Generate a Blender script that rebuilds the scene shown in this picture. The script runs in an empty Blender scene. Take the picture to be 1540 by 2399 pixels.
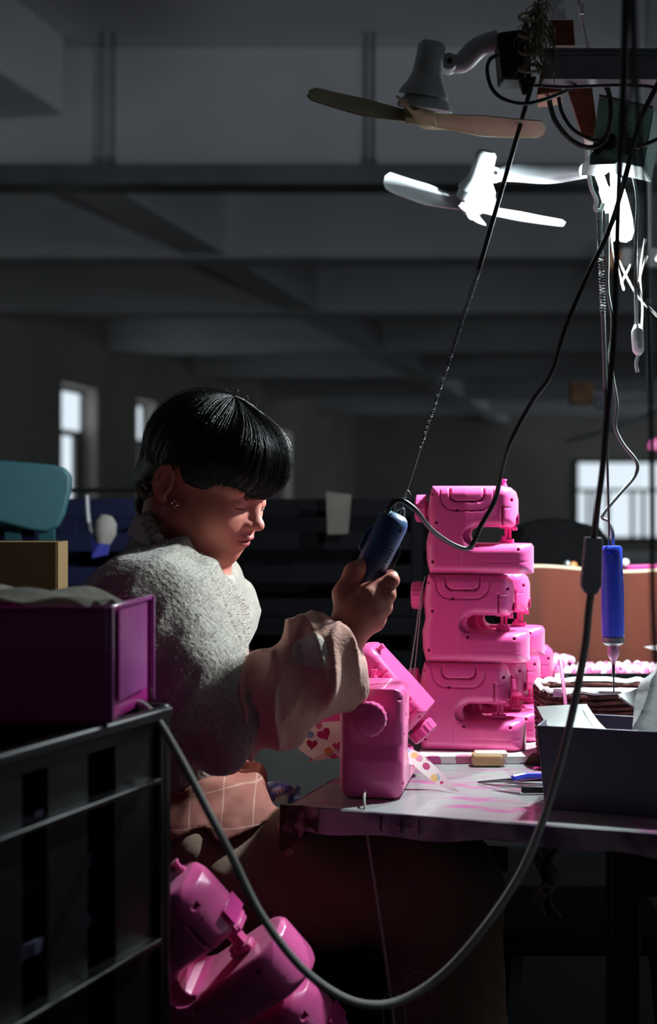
import bpy, bmesh, math, random
import numpy as np
from mathutils import Vector, Matrix, Euler
random.seed(7); rng = np.random.default_rng(7)
SC = bpy.context.scene
COL = SC.collection
# ------------------------------------------------------------------ camera, world, light, exposure
FPX, CX, HOR, CAMH = 3208.3, 770.0, 1180.0, 1.137      # focal length in pixels, principal column, horizon row, eye height
cam_d = bpy.data.cameras.new('camera'); cam = bpy.data.objects.new('camera', cam_d); COL.objects.link(cam)
cam_d.sensor_fit = 'HORIZONTAL'; cam_d.sensor_width = 24.0; cam_d.lens = 50.0
cam_d.shift_y = -(1199.5 - HOR) / 1540.0
cam.location = (0, 0, CAMH); cam.rotation_euler = (math.pi / 2, 0, 0)
cam_d.dof.use_dof = True; cam_d.dof.focus_distance = 1.93; cam_d.dof.aperture_fstop = 3.6
cam_d.clip_start = 0.05; cam_d.clip_end = 200
SC.camera = cam
SC.view_settings.view_transform = 'Standard'; SC.view_settings.look = 'None'
SC.view_settings.gamma = 1.0; SC.view_settings.use_curve_mapping = False
SC.view_settings.exposure = 0.0
world = bpy.data.worlds.new('world'); SC.world = world; world.use_nodes = True
world.node_tree.nodes['Background'].inputs[0].default_value = (0.80, 0.88, 1.0, 1)
world.node_tree.nodes['Background'].inputs[1].default_value = 0.024
try:
    SC.cycles.max_bounces = 5; SC.cycles.diffuse_bounces = 3; SC.cycles.glossy_bounces = 2; SC.cycles.transmission_bounces = 3; SC.cycles.transparent_max_bounces = 6
    SC.cycles.adaptive_threshold = 0.04
    SC.cycles.caustics_reflective = False; SC.cycles.caustics_refractive = False
except AttributeError: pass
LAMP_W = 52.0                                          # watts of each bench bulb, used in the lamp builder

def W(px, py, d):                                      # photograph pixel + distance in metres -> a point of the room
    return Vector(((px - CX) / FPX * d, d, CAMH + (HOR - py) / FPX * d))
# ------------------------------------------------------------------ materials
def lin(c):
    c = c.lstrip('#'); v = [int(c[i:i+2], 16) / 255 for i in (0, 2, 4)]
    return tuple(((x + 0.055) / 1.055) ** 2.4 if x > 0.04045 else x / 12.92 for x in v) + (1,)
MATS = {}
def mat(name, col, rough=0.5, metal=0.0, var=0.12, vscale=8.0, bump=0.0, bscale=40.0, col2=None, spec=0.5, sheen=0.0,
        trans=0.0, alpha=1.0, sss=0.0, emit=None, estr=0.0, coat=0.0, stretch=None, attr=None, attrcol=None, contrast=(0.35, 0.65), detail=4.0):
    if name in MATS: return MATS[name]
    m = bpy.data.materials.new(name); m.use_nodes = True; MATS[name] = m
    nt = m.node_tree; b = nt.nodes['Principled BSDF']; L = nt.links.new
    c1 = lin(col); c2 = lin(col2) if col2 else tuple(x * (1 - var) for x in c1[:3]) + (1,)
    tc = nt.nodes.new('ShaderNodeTexCoord'); src = tc.outputs['Object']
    if stretch:
        mp = nt.nodes.new('ShaderNodeMapping'); mp.inputs['Scale'].default_value = stretch; L(src, mp.inputs[0]); src = mp.outputs[0]
    n = nt.nodes.new('ShaderNodeTexNoise'); n.inputs['Scale'].default_value = vscale; n.inputs['Detail'].default_value = detail; L(src, n.inputs['Vector'])
    r = nt.nodes.new('ShaderNodeValToRGB'); r.color_ramp.elements[0].position, r.color_ramp.elements[1].position = contrast
    r.color_ramp.elements[0].color = c1; r.color_ramp.elements[1].color = c2
    L(n.outputs['Fac'], r.inputs[0]); out = r.outputs[0]
    if attr:
        a = nt.nodes.new('ShaderNodeAttribute'); a.attribute_name = attr
        mx = nt.nodes.new('ShaderNodeMix'); mx.data_type = 'RGBA'
        L(a.outputs['Fac'], mx.inputs[0]); L(out, mx.inputs[6]); mx.inputs[7].default_value = lin(attrcol); out = mx.outputs[2]
    L(out, b.inputs['Base Color'])
    b.inputs['Roughness'].default_value = rough; b.inputs['Metallic'].default_value = metal
    b.inputs['Specular IOR Level'].default_value = spec
    b.inputs['Sheen Weight'].default_value = sheen; b.inputs['Transmission Weight'].default_value = trans
    b.inputs['Alpha'].default_value = alpha; b.inputs['Coat Weight'].default_value = coat
    if sss: b.inputs['Subsurface Weight'].default_value = sss; b.inputs['Subsurface Radius'].default_value = (0.008, 0.003, 0.0015); b.inputs['Subsurface Scale'].default_value = 1.0
    if emit: b.inputs['Emission Color'].default_value = lin(emit); b.inputs['Emission Strength'].default_value = estr
    if bump:
        n2 = nt.nodes.new('ShaderNodeTexNoise'); n2.inputs['Scale'].default_value = bscale; n2.inputs['Detail'].default_value = 5; L(src, n2.inputs['Vector'])
        bp = nt.nodes.new('ShaderNodeBump'); bp.inputs['Strength'].default_value = bump; bp.inputs['Distance'].default_value = 0.004
        L(n2.outputs['Fac'], bp.inputs['Height']); L(bp.outputs[0], b.inputs['Normal'])
    return m
def glowmat(name, col, strength):                        # a plain light-giving surface
    if name in MATS: return MATS[name]
    m = bpy.data.materials.new(name); m.use_nodes = True; MATS[name] = m; nt = m.node_tree
    nt.nodes.remove(nt.nodes['Principled BSDF']); e = nt.nodes.new('ShaderNodeEmission')
    e.inputs[0].default_value = lin(col); e.inputs[1].default_value = strength
    nt.links.new(e.outputs[0], nt.nodes['Material Output'].inputs[0]); return m
# ------------------------------------------------------------------ meshes
def frame_from(d, up=Vector((0, 0, 1))):
    z = Vector(d).normalized(); x = up.cross(z)
    if x.length < 1e-4: x = Vector((1, 0, 0)).cross(z)
    x.normalize(); return x, z.cross(x), z
def spline(pts, n=8):                                  # Catmull-Rom through the points
    P = [Vector(p) for p in pts]
    if len(P) < 3: return [P[0].lerp(P[-1], i / n) for i in range(n + 1)]
    Q = [2 * P[0] - P[1]] + P + [2 * P[-1] - P[-2]]; out = []
    for i in range(1, len(Q) - 2):
        a, b, c, d = Q[i-1], Q[i], Q[i+1], Q[i+2]
        for k in range(n):
            t = k / n
            out.append(0.5 * ((2*b) + (c - a)*t + (2*a - 5*b + 4*c - d)*t*t + (3*b - a - 3*c + d)*t**3))
    out.append(P[-1]); return out
class MB:
    def __init__(s): s.v = []; s.f = []
    def add(s, vs, fs):
        o = len(s.v); s.v += [tuple(x) for x in vs]; s.f += [tuple(i + o for i in f) for f in fs]; return s
    def box(s, c, size, R=None):
        hx, hy, hz = [x / 2 for x in size]; c = Vector(c)
        vs = [Vector((sx*hx, sy*hy, sz*hz)) for sx in (-1, 1) for sy in (-1, 1) for sz in (-1, 1)]
        if R is not None: vs = [R @ v for v in vs]
        return s.add([c + v for v in vs], [(0,1,3,2),(4,6,7,5),(0,4,5,1),(2,3,7,6),(0,2,6,4),(1,5,7,3)])
    def bar(s, a, b, w, h, up=Vector((0,0,1))):         # a rectangular bar between two points
        a, b = Vector(a), Vector(b); x, y, z = frame_from(b - a, up)
        R = Matrix((x, y, z)).transposed(); return s.box((a + b) / 2, (w, h, (b - a).length), R)
    def tube(s, pts, r, n=8, caps=True, closed=False):
        P = [Vector(p) for p in pts]; m = len(P); rs = r if hasattr(r, '__len__') else [r] * m
        vs = []; fs = []; prev = None
        for i, p in enumerate(P):
            if closed: t = P[(i+1) % m] - P[i-1]
            else: t = P[min(i+1, m-1)] - P[max(i-1, 0)]
            if t.length < 1e-9: t = Vector((0,0,1))
            t.normalize()
            if prev is None: x, y, _ = frame_from(t)
            else:
                x = prev - t * prev.dot(t)
                if x.length < 1e-6: x, y, _ = frame_from(t)
                x.normalize(); y = t.cross(x)
            prev = x
            for k in range(n):
                a = 2*math.pi*k/n; vs.append(p + (x*math.cos(a) + y*math.sin(a)) * rs[i])
        for i in range(m if closed else m - 1):
            j = (i + 1) % m
            for k in range(n):
                k2 = (k + 1) % n; fs.append((i*n+k, i*n+k2, j*n+k2, j*n+k))
        if caps and not closed: fs.append(tuple(range(n))[::-1]); fs.append(tuple((m-1)*n + k for k in range(n)))
        return s.add(vs, fs)
    def lathe(s, prof, o, axis=(0,0,1), n=24, wob=None, up=Vector((0,0,1))):   # prof: (radius, height) pairs
        o = Vector(o); x, y, z = frame_from(axis, up); vs = []; fs = []
        for (r, h) in prof:
            for k in range(n):
                a = 2*math.pi*k/n; rr = r * (wob(a, h) if wob else 1)
                vs.append(o + z*h + (x*math.cos(a) + y*math.sin(a)) * rr)
        m = len(prof)
        for i in range(m - 1):
            for k in range(n):
                k2 = (k+1) % n; fs.append((i*n+k, i*n+k2, (i+1)*n+k2, (i+1)*n+k))
        if prof[0][0] > 1e-6: fs.append(tuple(range(n))[::-1])
        if prof[-1][0] > 1e-6: fs.append(tuple((m-1)*n+k for k in range(n)))
        return s.add(vs, fs)
    def prism(s, poly, ext):                            # closed 3-D polygon swept along a vector
        ext = Vector(ext); P = [Vector(p) for p in poly]; n = len(P)
        fs = [tuple(range(n))[::-1], tuple(range(n, 2*n))] + [(i, (i+1) % n, n + (i+1) % n, n + i) for i in range(n)]
        return s.add(P + [p + ext for p in P], fs)
    def grid(s, fn, nu, nv, thick=0.0):                 # fn(u,v) in 0..1 -> point; thick gives a two-sided sheet
        P = [[Vector(fn(i/nu, j/nv)) for j in range(nv+1)] for i in range(nu+1)]
        def idx(i, j): return i*(nv+1)+j
        fs = [(idx(i,j), idx(i+1,j), idx(i+1,j+1), idx(i,j+1)) for i in range(nu) for j in range(nv)]
        top = [p for r in P for p in r]
        if not thick: return s.add(top, fs)
        N = []
        for i in range(nu+1):
            for j in range(nv+1):
                a = P[min(i+1,nu)][j] - P[max(i-1,0)][j]; b = P[i][min(j+1,nv)] - P[i][max(j-1,0)]
                c = a.cross(b); N.append(c.normalized() if c.length > 1e-12 else Vector((0,0,1)))
        k = len(top); bot = [p - q*thick for p, q in zip(top, N)]
        f2 = fs + [tuple(x + k for x in f[::-1]) for f in fs]
        ring = [idx(i,0) for i in range(nu+1)] + [idx(nu,j) for j in range(1,nv+1)] + [idx(i,nv) for i in range(nu-1,-1,-1)] + [idx(0,j) for j in range(nv-1,0,-1)]
        f2 += [(ring[q], ring[q]+k, ring[(q+1)%len(ring)]+k, ring[(q+1)%len(ring)]) for q in range(len(ring))]
        return s.add(top + bot, f2)
    def mesh(s, name, org=(0,0,0)):
        me = bpy.data.meshes.new(name); o = Vector(org)
        me.from_pydata([tuple(Vector(v) - o) for v in s.v], [], s.f); me.update()
        bm = bmesh.new(); bm.from_mesh(me); bmesh.ops.recalc_face_normals(bm, faces=bm.faces); bm.to_mesh(me); bm.free()
        return me
ORG = {}
def finish(o, m, smooth=40, bevel=0.0, seg=2):
    if m: o.data.materials.append(m)
    o.data.shade_smooth(); o.data.set_sharp_from_angle(angle=math.radians(smooth))
    if bevel:
        b = o.modifiers.new('bevel', 'BEVEL'); b.width = bevel; b.segments = seg; b.limit_method = 'ANGLE'; b.angle_limit = math.radians(35); b.harden_normals = False
        for p in o.data.polygons: p.use_smooth = True
        o.data.set_sharp_from_angle(angle=math.radians(50))
    return o
def tag(o, label=None, cat=None, group=None, kind=None):
    if label: o['label'] = label
    if cat: o['category'] = cat
    if group: o['group'] = group
    if kind: o['kind'] = kind
    return o
def root(name, label, cat, loc=(0,0,0), group=None):    # an Empty at the base of a thing
    o = bpy.data.objects.new(name, None); COL.objects.link(o); o.location = loc; o.empty_display_size = 0.05
    ORG[o.name] = Vector(loc); return tag(o, label, cat, group)
def part(name, mb, m, parent=None, smooth=40, bevel=0.0, seg=2, loc=None):
    org = ORG[parent.name] if parent else (Vector(loc) if loc is not None else Vector((0,0,0)))
    me = mb.mesh(name, org) if isinstance(mb, MB) else mb
    o = bpy.data.objects.new(name, me); COL.objects.link(o); ORG[o.name] = org
    if parent: o.parent = parent
    else: o.location = org
    return finish(o, m, smooth, bevel, seg)
def solo(name, mb, m, label, cat, group=None, kind=None, **k):   # a thing that is a single mesh
    if 'loc' not in k:
        vs = np.array([tuple(v) for v in mb.v]); k['loc'] = ((vs[:,0].min()+vs[:,0].max())/2, (vs[:,1].min()+vs[:,1].max())/2, vs[:,2].min())
    return tag(part(name, mb, m, **k), label, cat, group, kind)
def struct(name, mb, m, **k): return tag(part(name, mb, m, **k), kind='structure')
def dup(o, parent=None):
    c = o.copy(); COL.objects.link(c); c.parent = parent
    for ch in [x for x in o.children]: dup(ch, c)
    return c
def cable(name, label, cat, pts, r, m, group=None, n=8, seg=8):
    P = spline([W(*p) for p in pts], seg); return solo(name, MB().tube(P, r, n), m, label, cat, group, smooth=80)
# ------------------------------------------------------------------ sculpting by distance fields
def smin(a, b, k):
    if k <= 0: return np.minimum(a, b)
    h = np.maximum(k - np.abs(a - b), 0) / k; return np.minimum(a, b) - h*h*k*0.25
def smax(a, b, k): return -smin(-a, -b, k)
def rc(a, b, ra, rb, k=0.01, op='u'):                   # tapered capsule
    a = np.array(a, float); b = np.array(b, float); ab = b - a; L2 = max(float(ab @ ab), 1e-12)
    def f(P):
        t = np.clip(((P - a) @ ab) / L2, 0, 1); return np.linalg.norm(P - a - t[:, None]*ab, axis=1) - (ra + (rb - ra)*t)
    return dict(f=f, c=(a + b)/2, r=math.sqrt(L2)/2 + max(ra, rb), k=k, op=op)
def el(c, R, M=None, k=0.01, op='u'):                   # ellipsoid, M columns = its axes
    c = np.array(c, float); R = np.array(R, float); M = np.eye(3) if M is None else np.array(M, float)
    def f(P):
        q = (P - c) @ M; k0 = np.linalg.norm(q / R, axis=1); k1 = np.linalg.norm(q / (R*R), axis=1) + 1e-9; return k0*(k0 - 1)/k1
    return dict(f=f, c=c, r=float(R.max()), k=k, op=op)
def evalp(P, prims):
    d = np.full(len(P), 1.0)
    for p in prims:
        e = p['f'](P)
        if p['op'] == 'u': d = smin(d, e, p['k'])
        elif p['op'] == 's': d = smax(d, -e, p['k'])
        else: d = smax(d, e, p['k'])
    return d
def field(prims, xs, ys, zs, post=None, chunk=24, margin=0.03):
    nx, ny, nz = len(xs), len(ys), len(zs); D = np.ones((nx, ny, nz), np.float32)
    for i in range(0, nx, chunk):
        for j in range(0, ny, chunk):
            for k in range(0, nz, chunk):
                X, Y, Z = xs[i:i+chunk], ys[j:j+chunk], zs[k:k+chunk]
                c = np.array([(X[0]+X[-1])/2, (Y[0]+Y[-1])/2, (Z[0]+Z[-1])/2])
                rad = 0.5*math.sqrt((X[-1]-X[0])**2 + (Y[-1]-Y[0])**2 + (Z[-1]-Z[0])**2)
                sel = [p for p in prims if p['op'] == 'i' or np.linalg.norm(p['c'] - c) < p['r'] + rad + margin]
                if not any(p['op'] == 'u' for p in sel): continue
                dc = float(evalp(c[None, :], sel)[0])
                if abs(dc) > (rad + margin) * 2.2:
                    D[i:i+chunk, j:j+chunk, k:k+chunk] = np.sign(dc); continue
                G = np.stack(np.meshgrid(X, Y, Z, indexing='ij'), -1).reshape(-1, 3)
                d = evalp(G, sel)
                if post:
                    m_ = np.abs(d) < 0.03
                    if m_.any(): d[m_] = post(G[m_], d[m_])
                D[i:i+chunk, j:j+chunk, k:k+chunk] = d.reshape(len(X), len(Y), len(Z))
    return D
def nets(D, xs, ys, zs):                                 # naive surface nets on a rectilinear grid
    S = D < 0
    s8 = [S[a:S.shape[0]-1+a, b:S.shape[1]-1+b, c:S.shape[2]-1+c] for a in (0,1) for b in (0,1) for c in (0,1)]
    cnt = np.zeros(s8[0].shape, np.int8)
    for s in s8: cnt += s
    act = (cnt > 0) & (cnt < 8); I = np.argwhere(act); vid = np.full(act.shape, -1, np.int32); vid[act] = np.arange(len(I))
    acc = np.zeros((len(I), 3)); n = np.zeros(len(I)); ax = (xs, ys, zs)
    cor = [(a,b,c) for a in (0,1) for b in (0,1) for c in (0,1)]
    val = [D[I[:,0]+a, I[:,1]+b, I[:,2]+c].astype(float) for a,b,c in cor]
    pos = [np.stack([xs[I[:,0]+a], ys[I[:,1]+b], zs[I[:,2]+c]], 1) for a,b,c in cor]
    for p in range(8):
        for q in range(p+1, 8):
            if sum(abs(cor[p][t]-cor[q][t]) for t in range(3)) != 1: continue
            m = (val[p] < 0) != (val[q] < 0); t = np.zeros(len(I)); t[m] = val[p][m]/(val[p][m]-val[q][m])
            acc[m] += (pos[p] + (pos[q]-pos[p])*t[:,None])[m]; n[m] += 1
    V = acc / n[:, None]; F = []
    for axis in range(3):
        a = [slice(None)]*3; b = [slice(None)]*3; a[axis] = slice(0,-1); b[axis] = slice(1,None)
        cr = np.argwhere(S[tuple(a)] != S[tuple(b)]); u, v = (axis+1) % 3, (axis+2) % 3
        cr = cr[(cr[:,u] > 0) & (cr[:,v] > 0) & (cr[:,u] < act.shape[u]) & (cr[:,v] < act.shape[v])]
        if not len(cr): continue
        e = np.zeros(3, int); e[u] = 1; g = np.zeros(3, int); g[v] = 1
        ids = [vid[tuple(c.T)] for c in (cr, cr-e, cr-e-g, cr-g)]
        q = np.stack(ids, 1); ins = S[tuple(cr.T)]; q[~ins] = q[~ins][:, ::-1]; F.append(q)
    return V, np.concatenate(F)
def np_mesh(name, V, F, org=(0,0,0)):
    me = bpy.data.meshes.new(name); V = (V - np.array(org)).astype(np.float32)
    me.vertices.add(len(V)); me.vertices.foreach_set('co', V.ravel())
    me.loops.add(F.size); me.loops.foreach_set('vertex_index', F.ravel().astype(np.int32))
    me.polygons.add(len(F)); me.polygons.foreach_set('loop_start', np.arange(0, F.size, 4, dtype=np.int32))
    me.update(calc_edges=True); me.validate(); return me
def vnoise(P, s, seed=0):                                # smooth value noise, vectorised
    q = P * s; i = np.floor(q).astype(np.int64); f = q - i; f = f*f*(3 - 2*f); out = 0
    for a in (0,1):
        for b in (0,1):
            for c in (0,1):
                h = ((i[:,0]+a)*374761393 + (i[:,1]+b)*668265263 + (i[:,2]+c)*2147483647 + seed*974634777) & 0xffffffff
                h = ((h ^ (h >> 13)) * 1274126177) & 0xffffffff; h = (h ^ (h >> 16)) / 4294967295.0
                out = out + h * (f[:,0] if a else 1-f[:,0]) * (f[:,1] if b else 1-f[:,1]) * (f[:,2] if c else 1-f[:,2])
    return out * 2 - 1
def axis(lo, hi, h): return np.arange(lo, hi + h, h)
# ================================================================== the hall
M_WALL = mat('painted_plaster', '#b9b6b2', 0.9, var=0.15, vscale=1.2, bump=0.1, bscale=9)
M_CEIL = mat('painted_concrete', '#eeeef2', 0.9, var=0.12, vscale=0.8, bump=0.1, bscale=6)
M_WALLT = mat('tan_plaster', '#cfc8bd', 0.9, var=0.2, vscale=0.7)
M_FLOOR = mat('concrete_floor', '#4a4a4a', 0.7, var=0.25, vscale=2.0, bump=0.15, bscale=14)
M_FRAME = mat('window_frame', '#8f8f92', 0.5, var=0.1)
M_SKYPANE = glowmat('daylight_pane', '#dceaf4', 1.1)
M_BAR = mat('window_bar', '#3c3e42', 0.5)
M_STEEL = mat('galvanised_steel', '#8a8c90', 0.45, metal=0.6, var=0.25, vscale=5)
KS = 0.208                                              # the hall's long side leans by this much per metre of depth
CEILZ, BEAMZ = CAMH + 2.54, CAMH + 1.87
struct('floor', MB().box((2, 14, -0.06), (26, 44, 0.12)), M_FLOOR)
struct('ceiling', MB().box((2, 14, CEILZ + 0.1), (26, 44, 0.2)), M_CEIL)
struct('wall_back', MB().box((2, 33, 1.8), (30, 0.3, 4.2)), M_WALLT)
struct('wall_right', MB().box((9.2, 14, 1.8), (0.3, 40, 4.2)), M_WALL)
# left wall as piers between three window openings, plus one unseen added for light
x0w = W(145, 900, 15.4).x - KS*15.4
def wl(d, off=0): return Vector((x0w + KS*d + off, d, 0))
wins = [(15.4, 16.45), (17.85, 18.6), (25.4, 26.4), (4.6, 6.6)]; WZ0, WZ1 = 1.0, W(145, 895, 15.4).z  # last opening is out of view, added to brighten ceiling and beams
wm = MB(); last = -7.5
def pier(d0, d1, z0, z1):
    a, b = wl(d0), wl(d1)
    wm.prism([a + Vector((0,0,z0)), b + Vector((0,0,z0)), b + Vector((0,0,z1)), a + Vector((0,0,z1))], (-0.28, 0, 0))
for d0, d1 in sorted(wins):
    pier(last, d0, 0, CEILZ); pier(d0, d1, 0, WZ0); pier(d0, d1, WZ1, CEILZ); last = d1
pier(last, 33, 0, CEILZ)
wl_o = struct('wall_left', wm, M_WALLT)
for i, (d0, d1) in enumerate(wins):
    a, b = wl(d0, -0.2), wl(d1, -0.2); Z = lambda z: Vector((0,0,z))
    w = tag(part('window_%d' % (i+1), MB().bar(a+Z(WZ0), a+Z(WZ1), 0.06, 0.07).bar(b+Z(WZ0), b+Z(WZ1), 0.06, 0.07)
                 .bar(a+Z(WZ0+0.03), b+Z(WZ0+0.03), 0.06, 0.06).bar(a+Z(WZ1-0.03), b+Z(WZ1-0.03), 0.06, 0.06), M_FRAME), kind='structure')
    zm = WZ1 - 0.54
    part('transom', MB().bar(a+Z(zm), b+Z(zm), 0.06, 0.07), M_FRAME, w)
    for q0, q1 in ((WZ0+0.05, zm-0.03), (zm+0.03, WZ1-0.05)):
        p, r = a.lerp(b, 0.03), a.lerp(b, 0.97 if q0 > zm else 0.75)
        part('pane', MB().prism([p+Z(q0), r+Z(q0), r+Z(q1), p+Z(q1)], (-0.01, 0, 0)), M_SKYPANE, w)
    if i == 0: part('mullion', MB().bar(a.lerp(b, 0.8)+Z(WZ0), a.lerp(b, 0.8)+Z(zm), 0.12, 0.06), M_FRAME, w)
# window in the back wall, right
DB = 32.8
w4 = W(1350, 1080, DB); w4b = W(1640, 1262, DB)
w = tag(part('window_6', MB().bar(w4, Vector((w4.x, DB, w4b.z)), 0.12, 0.1).bar(Vector((w4.x, DB, w4b.z)), w4b, 0.12, 0.1).bar(w4, Vector((w4b.x, DB, w4.z)), 0.1, 0.1), M_FRAME), kind='structure')
for px in range(1352, 1640, 72):
    a = W(px, 1084, DB-0.02); b = W(px+70, 1146, DB-0.02)
    part('pane', MB().box(((a.x+b.x)/2, DB, (a.z+b.z)/2), (abs(b.x-a.x), 0.02, abs(a.z-b.z))), M_SKYPANE, w)
    a = W(px, 1152, DB-0.02); b = W(px+70, 1258, DB-0.02)
    part('pane', MB().box(((a.x+b.x)/2, DB, (a.z+b.z)/2), (abs(b.x-a.x), 0.02, abs(a.z-b.z))), M_SKYPANE, w)
part('transom', MB().bar(W(1345, 1149, DB-0.1), W(1640, 1149, DB-0.1), 0.08, 0.08), M_BAR, w)
for px in (1377, 1394, 1424, 1482, 1508, 1560):
    part('window_bar', MB().bar(W(px, 1149, DB-0.1), W(px, 1260, DB-0.1), 0.08, 0.08), M_BAR, w)
# ceiling beams
n = 0
for d, th in ((7.6, 0.35), (10.4, 0.4), (13.4, 0.4), (16.8, 0.4), (20.2, 0.4), (24.5, 0.4), (28.5, 0.4)):
    n += 1; struct('trim_%d' % n, MB().box((2, d + th/2, (CEILZ+BEAMZ)/2), (26, th, CEILZ-BEAMZ)), M_CEIL, bevel=0.01)
for (px, py, d0, wd, dr) in ((262, 436, 8.15, 0.32, 0.0), (5, 176, 6.74, 0.9, 0.22)):   # long beams running into the depth
    n += 1; a = W(px, py, d0); a.z = BEAMZ + 0.02 + dr; b = a + Vector((0.2275, 1, 0)) * ((33 - d0) if dr == 0 else 0.8)
    if dr: a = a - Vector((0.2275, 1, 0)) * 4.0
    h = CEILZ - a.z
    struct('trim_%d' % n, MB().bar(a + Vector((-wd/2,0,h/2)), b + Vector((-wd/2,0,h/2)), wd, h), M_CEIL, bevel=0.01)
# cable tray hung from rods
TD = 7.35; tz0, tz1 = W(0, 430, TD).z, W(0, 386, TD).z
tr = root('cable_tray', 'long grey steel cable tray hung by rods below the ceiling', 'cable tray', (0, TD, tz0))
xa, xb = W(-200, 0, TD).x, W(1800, 0, TD).x
part('channel', MB().box(((xa+xb)/2, TD, (tz0+tz1)/2), (xb-xa, 0.012, tz1-tz0)).box(((xa+xb)/2, TD+0.12, tz0+0.006), (xb-xa, 0.24, 0.012)), M_STEEL, tr)
for px in (236, 264, 858, 876):
    part('rod', MB().tube([W(px, 432, TD+0.03), Vector((W(px, 432, TD).x, TD+0.03, CEILZ-0.002))], 0.009, 8), M_STEEL, tr)
    part('nut', MB().lathe([(0.02,0),(0.02,0.03)], W(px, 384, TD+0.03), n=6), M_STEEL, tr)

# glowing window shapes added on the unseen right wall to brighten ceiling and hall end
for i, y in enumerate((-1.0, 2.0, 5.0, 23.5, 26.5, 29.5)):
    hw, z0_, z1_ = (1.3, 0.9, 3.1) if y < 10 else (0.9, 1.0, 2.5)
    w = tag(part('window_%d' % (7+i), MB().bar((9.02,y-hw,z0_),(9.02,y-hw,z1_),0.06,0.06).bar((9.02,y+hw,z0_),(9.02,y+hw,z1_),0.06,0.06).bar((9.02,y-hw,z0_),(9.02,y+hw,z0_),0.06,0.06).bar((9.02,y-hw,z1_),(9.02,y+hw,z1_),0.06,0.06), M_FRAME), kind='structure')
    for s in (-1, 1): part('pane', MB().box((9.03,y+s*hw*0.49,(z0_+z1_)/2),(0.01,hw*0.94,z1_-z0_-0.06)), M_SKYPANE, w)
# ================================================================== the bench and what stands on it
M_PINK = mat('pink_plastic', '#f05ca6', 0.33, var=0.05, vscale=6, coat=0.35, sheen=0.15, sss=0.0)
M_PINKD = mat('deep_pink_plastic', '#d63a92', 0.35, var=0.08)
M_BLACK = mat('black_plastic', '#101013', 0.45, var=0.2)
M_NAVY = mat('navy_plastic', '#1d2540', 0.5, var=0.2)
M_GREYBIN = mat('grey_plastic', '#6c647a', 0.42, var=0.1)
M_WHITE = mat('white_plastic', '#e9edee', 0.4, var=0.05)
M_PAPER = mat('white_paper', '#e6e9e6', 0.8, var=0.05)
M_INK = mat('faded_ink', '#6d7a82', 0.8)
M_DARKMETAL = mat('dark_metal', '#26262a', 0.4, metal=0.5)
M_CHROME = mat('bright_steel', '#c8ccd0', 0.25, metal=0.9)
M_RED = mat('raw_brown_wood', '#8d4a33', 0.7, var=0.35, vscale=12, stretch=(1, 1, 8), bump=0.2)
def voronoi_print(name, base, cols, scale, rough=0.6):
    m = mat(name, base, rough); nt = m.node_tree; b = nt.nodes['Principled BSDF']; L = nt.links.new
    v = nt.nodes.new('ShaderNodeTexVoronoi'); v.inputs['Scale'].default_value = scale
    tc = nt.nodes.new('ShaderNodeTexCoord'); L(tc.outputs['Object'], v.inputs['Vector'])
    r = nt.nodes.new('ShaderNodeValToRGB'); r.color_ramp.interpolation = 'CONSTANT'
    while len(r.color_ramp.elements) < len(cols): r.color_ramp.elements.new(0.5)
    for i, c in enumerate(cols): r.color_ramp.elements[i].position = i/len(cols); r.color_ramp.elements[i].color = lin(c)
    sx = nt.nodes.new('ShaderNodeSeparateColor'); L(v.outputs['Color'], sx.inputs[0]); L(sx.outputs[0], r.inputs[0])
    lt = nt.nodes.new('ShaderNodeMath'); lt.operation = 'LESS_THAN'; lt.inputs[1].default_value = 0.42; L(v.outputs['Distance'], lt.inputs[0])
    mx = nt.nodes.new('ShaderNodeMix'); mx.data_type = 'RGBA'; L(lt.outputs[0], mx.inputs[0]); mx.inputs[6].default_value = lin(base); L(r.outputs[0], mx.inputs[7])
    L(mx.outputs[2], b.inputs['Base Color']); return m
M_PRINT = voronoi_print('heart_print', '#f3e4e2', ['#d4337f', '#efc27a', '#c22f72', '#9fc3dc', '#e58fae', '#e9a06a'], 75)
def cloth_table():
    m = mat('taped_sheet', '#979a99', 0.25, col2='#ad6a93', vscale=9.5, contrast=(0.54, 0.62), stretch=(1, 2.4, 1), bump=0.5, bscale=22, coat=0.3, detail=7)
    return m
M_SHEET = cloth_table()
M_SHEETE = mat('taped_sheet_edge', '#b3afb6', 0.6, col2='#6a6080', vscale=16, contrast=(0.45, 0.62), bump=0.2)
TZ = 0.75
E1 = Vector((0.945, -0.327, 0)); E2 = Vector((0.327, 0.945, 0)); T0 = Vector(((672-CX)/FPX*1.761, 1.761, 0))
def T(s, t, z=TZ): return T0 + E1*s + E2*t + Vector((0, 0, z))
RT = Matrix.Rotation(math.atan2(E1.y, E1.x), 3, 'Z')
bench = root('workbench', 'long workbench with a taped pink and white sheet over its top', 'workbench', T(0.6, 0.8, 0))
part('tabletop', MB().prism([T(0.012,0,TZ-0.024), T(1.5,0,TZ-0.024), T(1.5,1.75,TZ-0.024), T(0.012,1.75,TZ-0.024)], (0,0,0.0225)), mat('bench_board', '#3a2a24', 0.8, var=0.3), bench)
part('sheet', MB().grid(lambda u, v: T(0.006+u*1.5, -0.002+v*1.75, TZ + 0.0006*math.sin(u*60)*math.sin(v*47)), 60, 60, 0.0015), M_SHEET, bench)
def skirt(u, v):
    p = T(0.012+u*1.48, -0.004 - 0.002*math.sin(u*40), TZ - 0.0005 - v*(0.027+0.004*math.sin(u*23)+0.003*math.sin(u*61)))
    return p
se = part('sheet_edge', MB().grid(skirt, 90, 3, 0.0012), M_SHEETE, bench)
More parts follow.
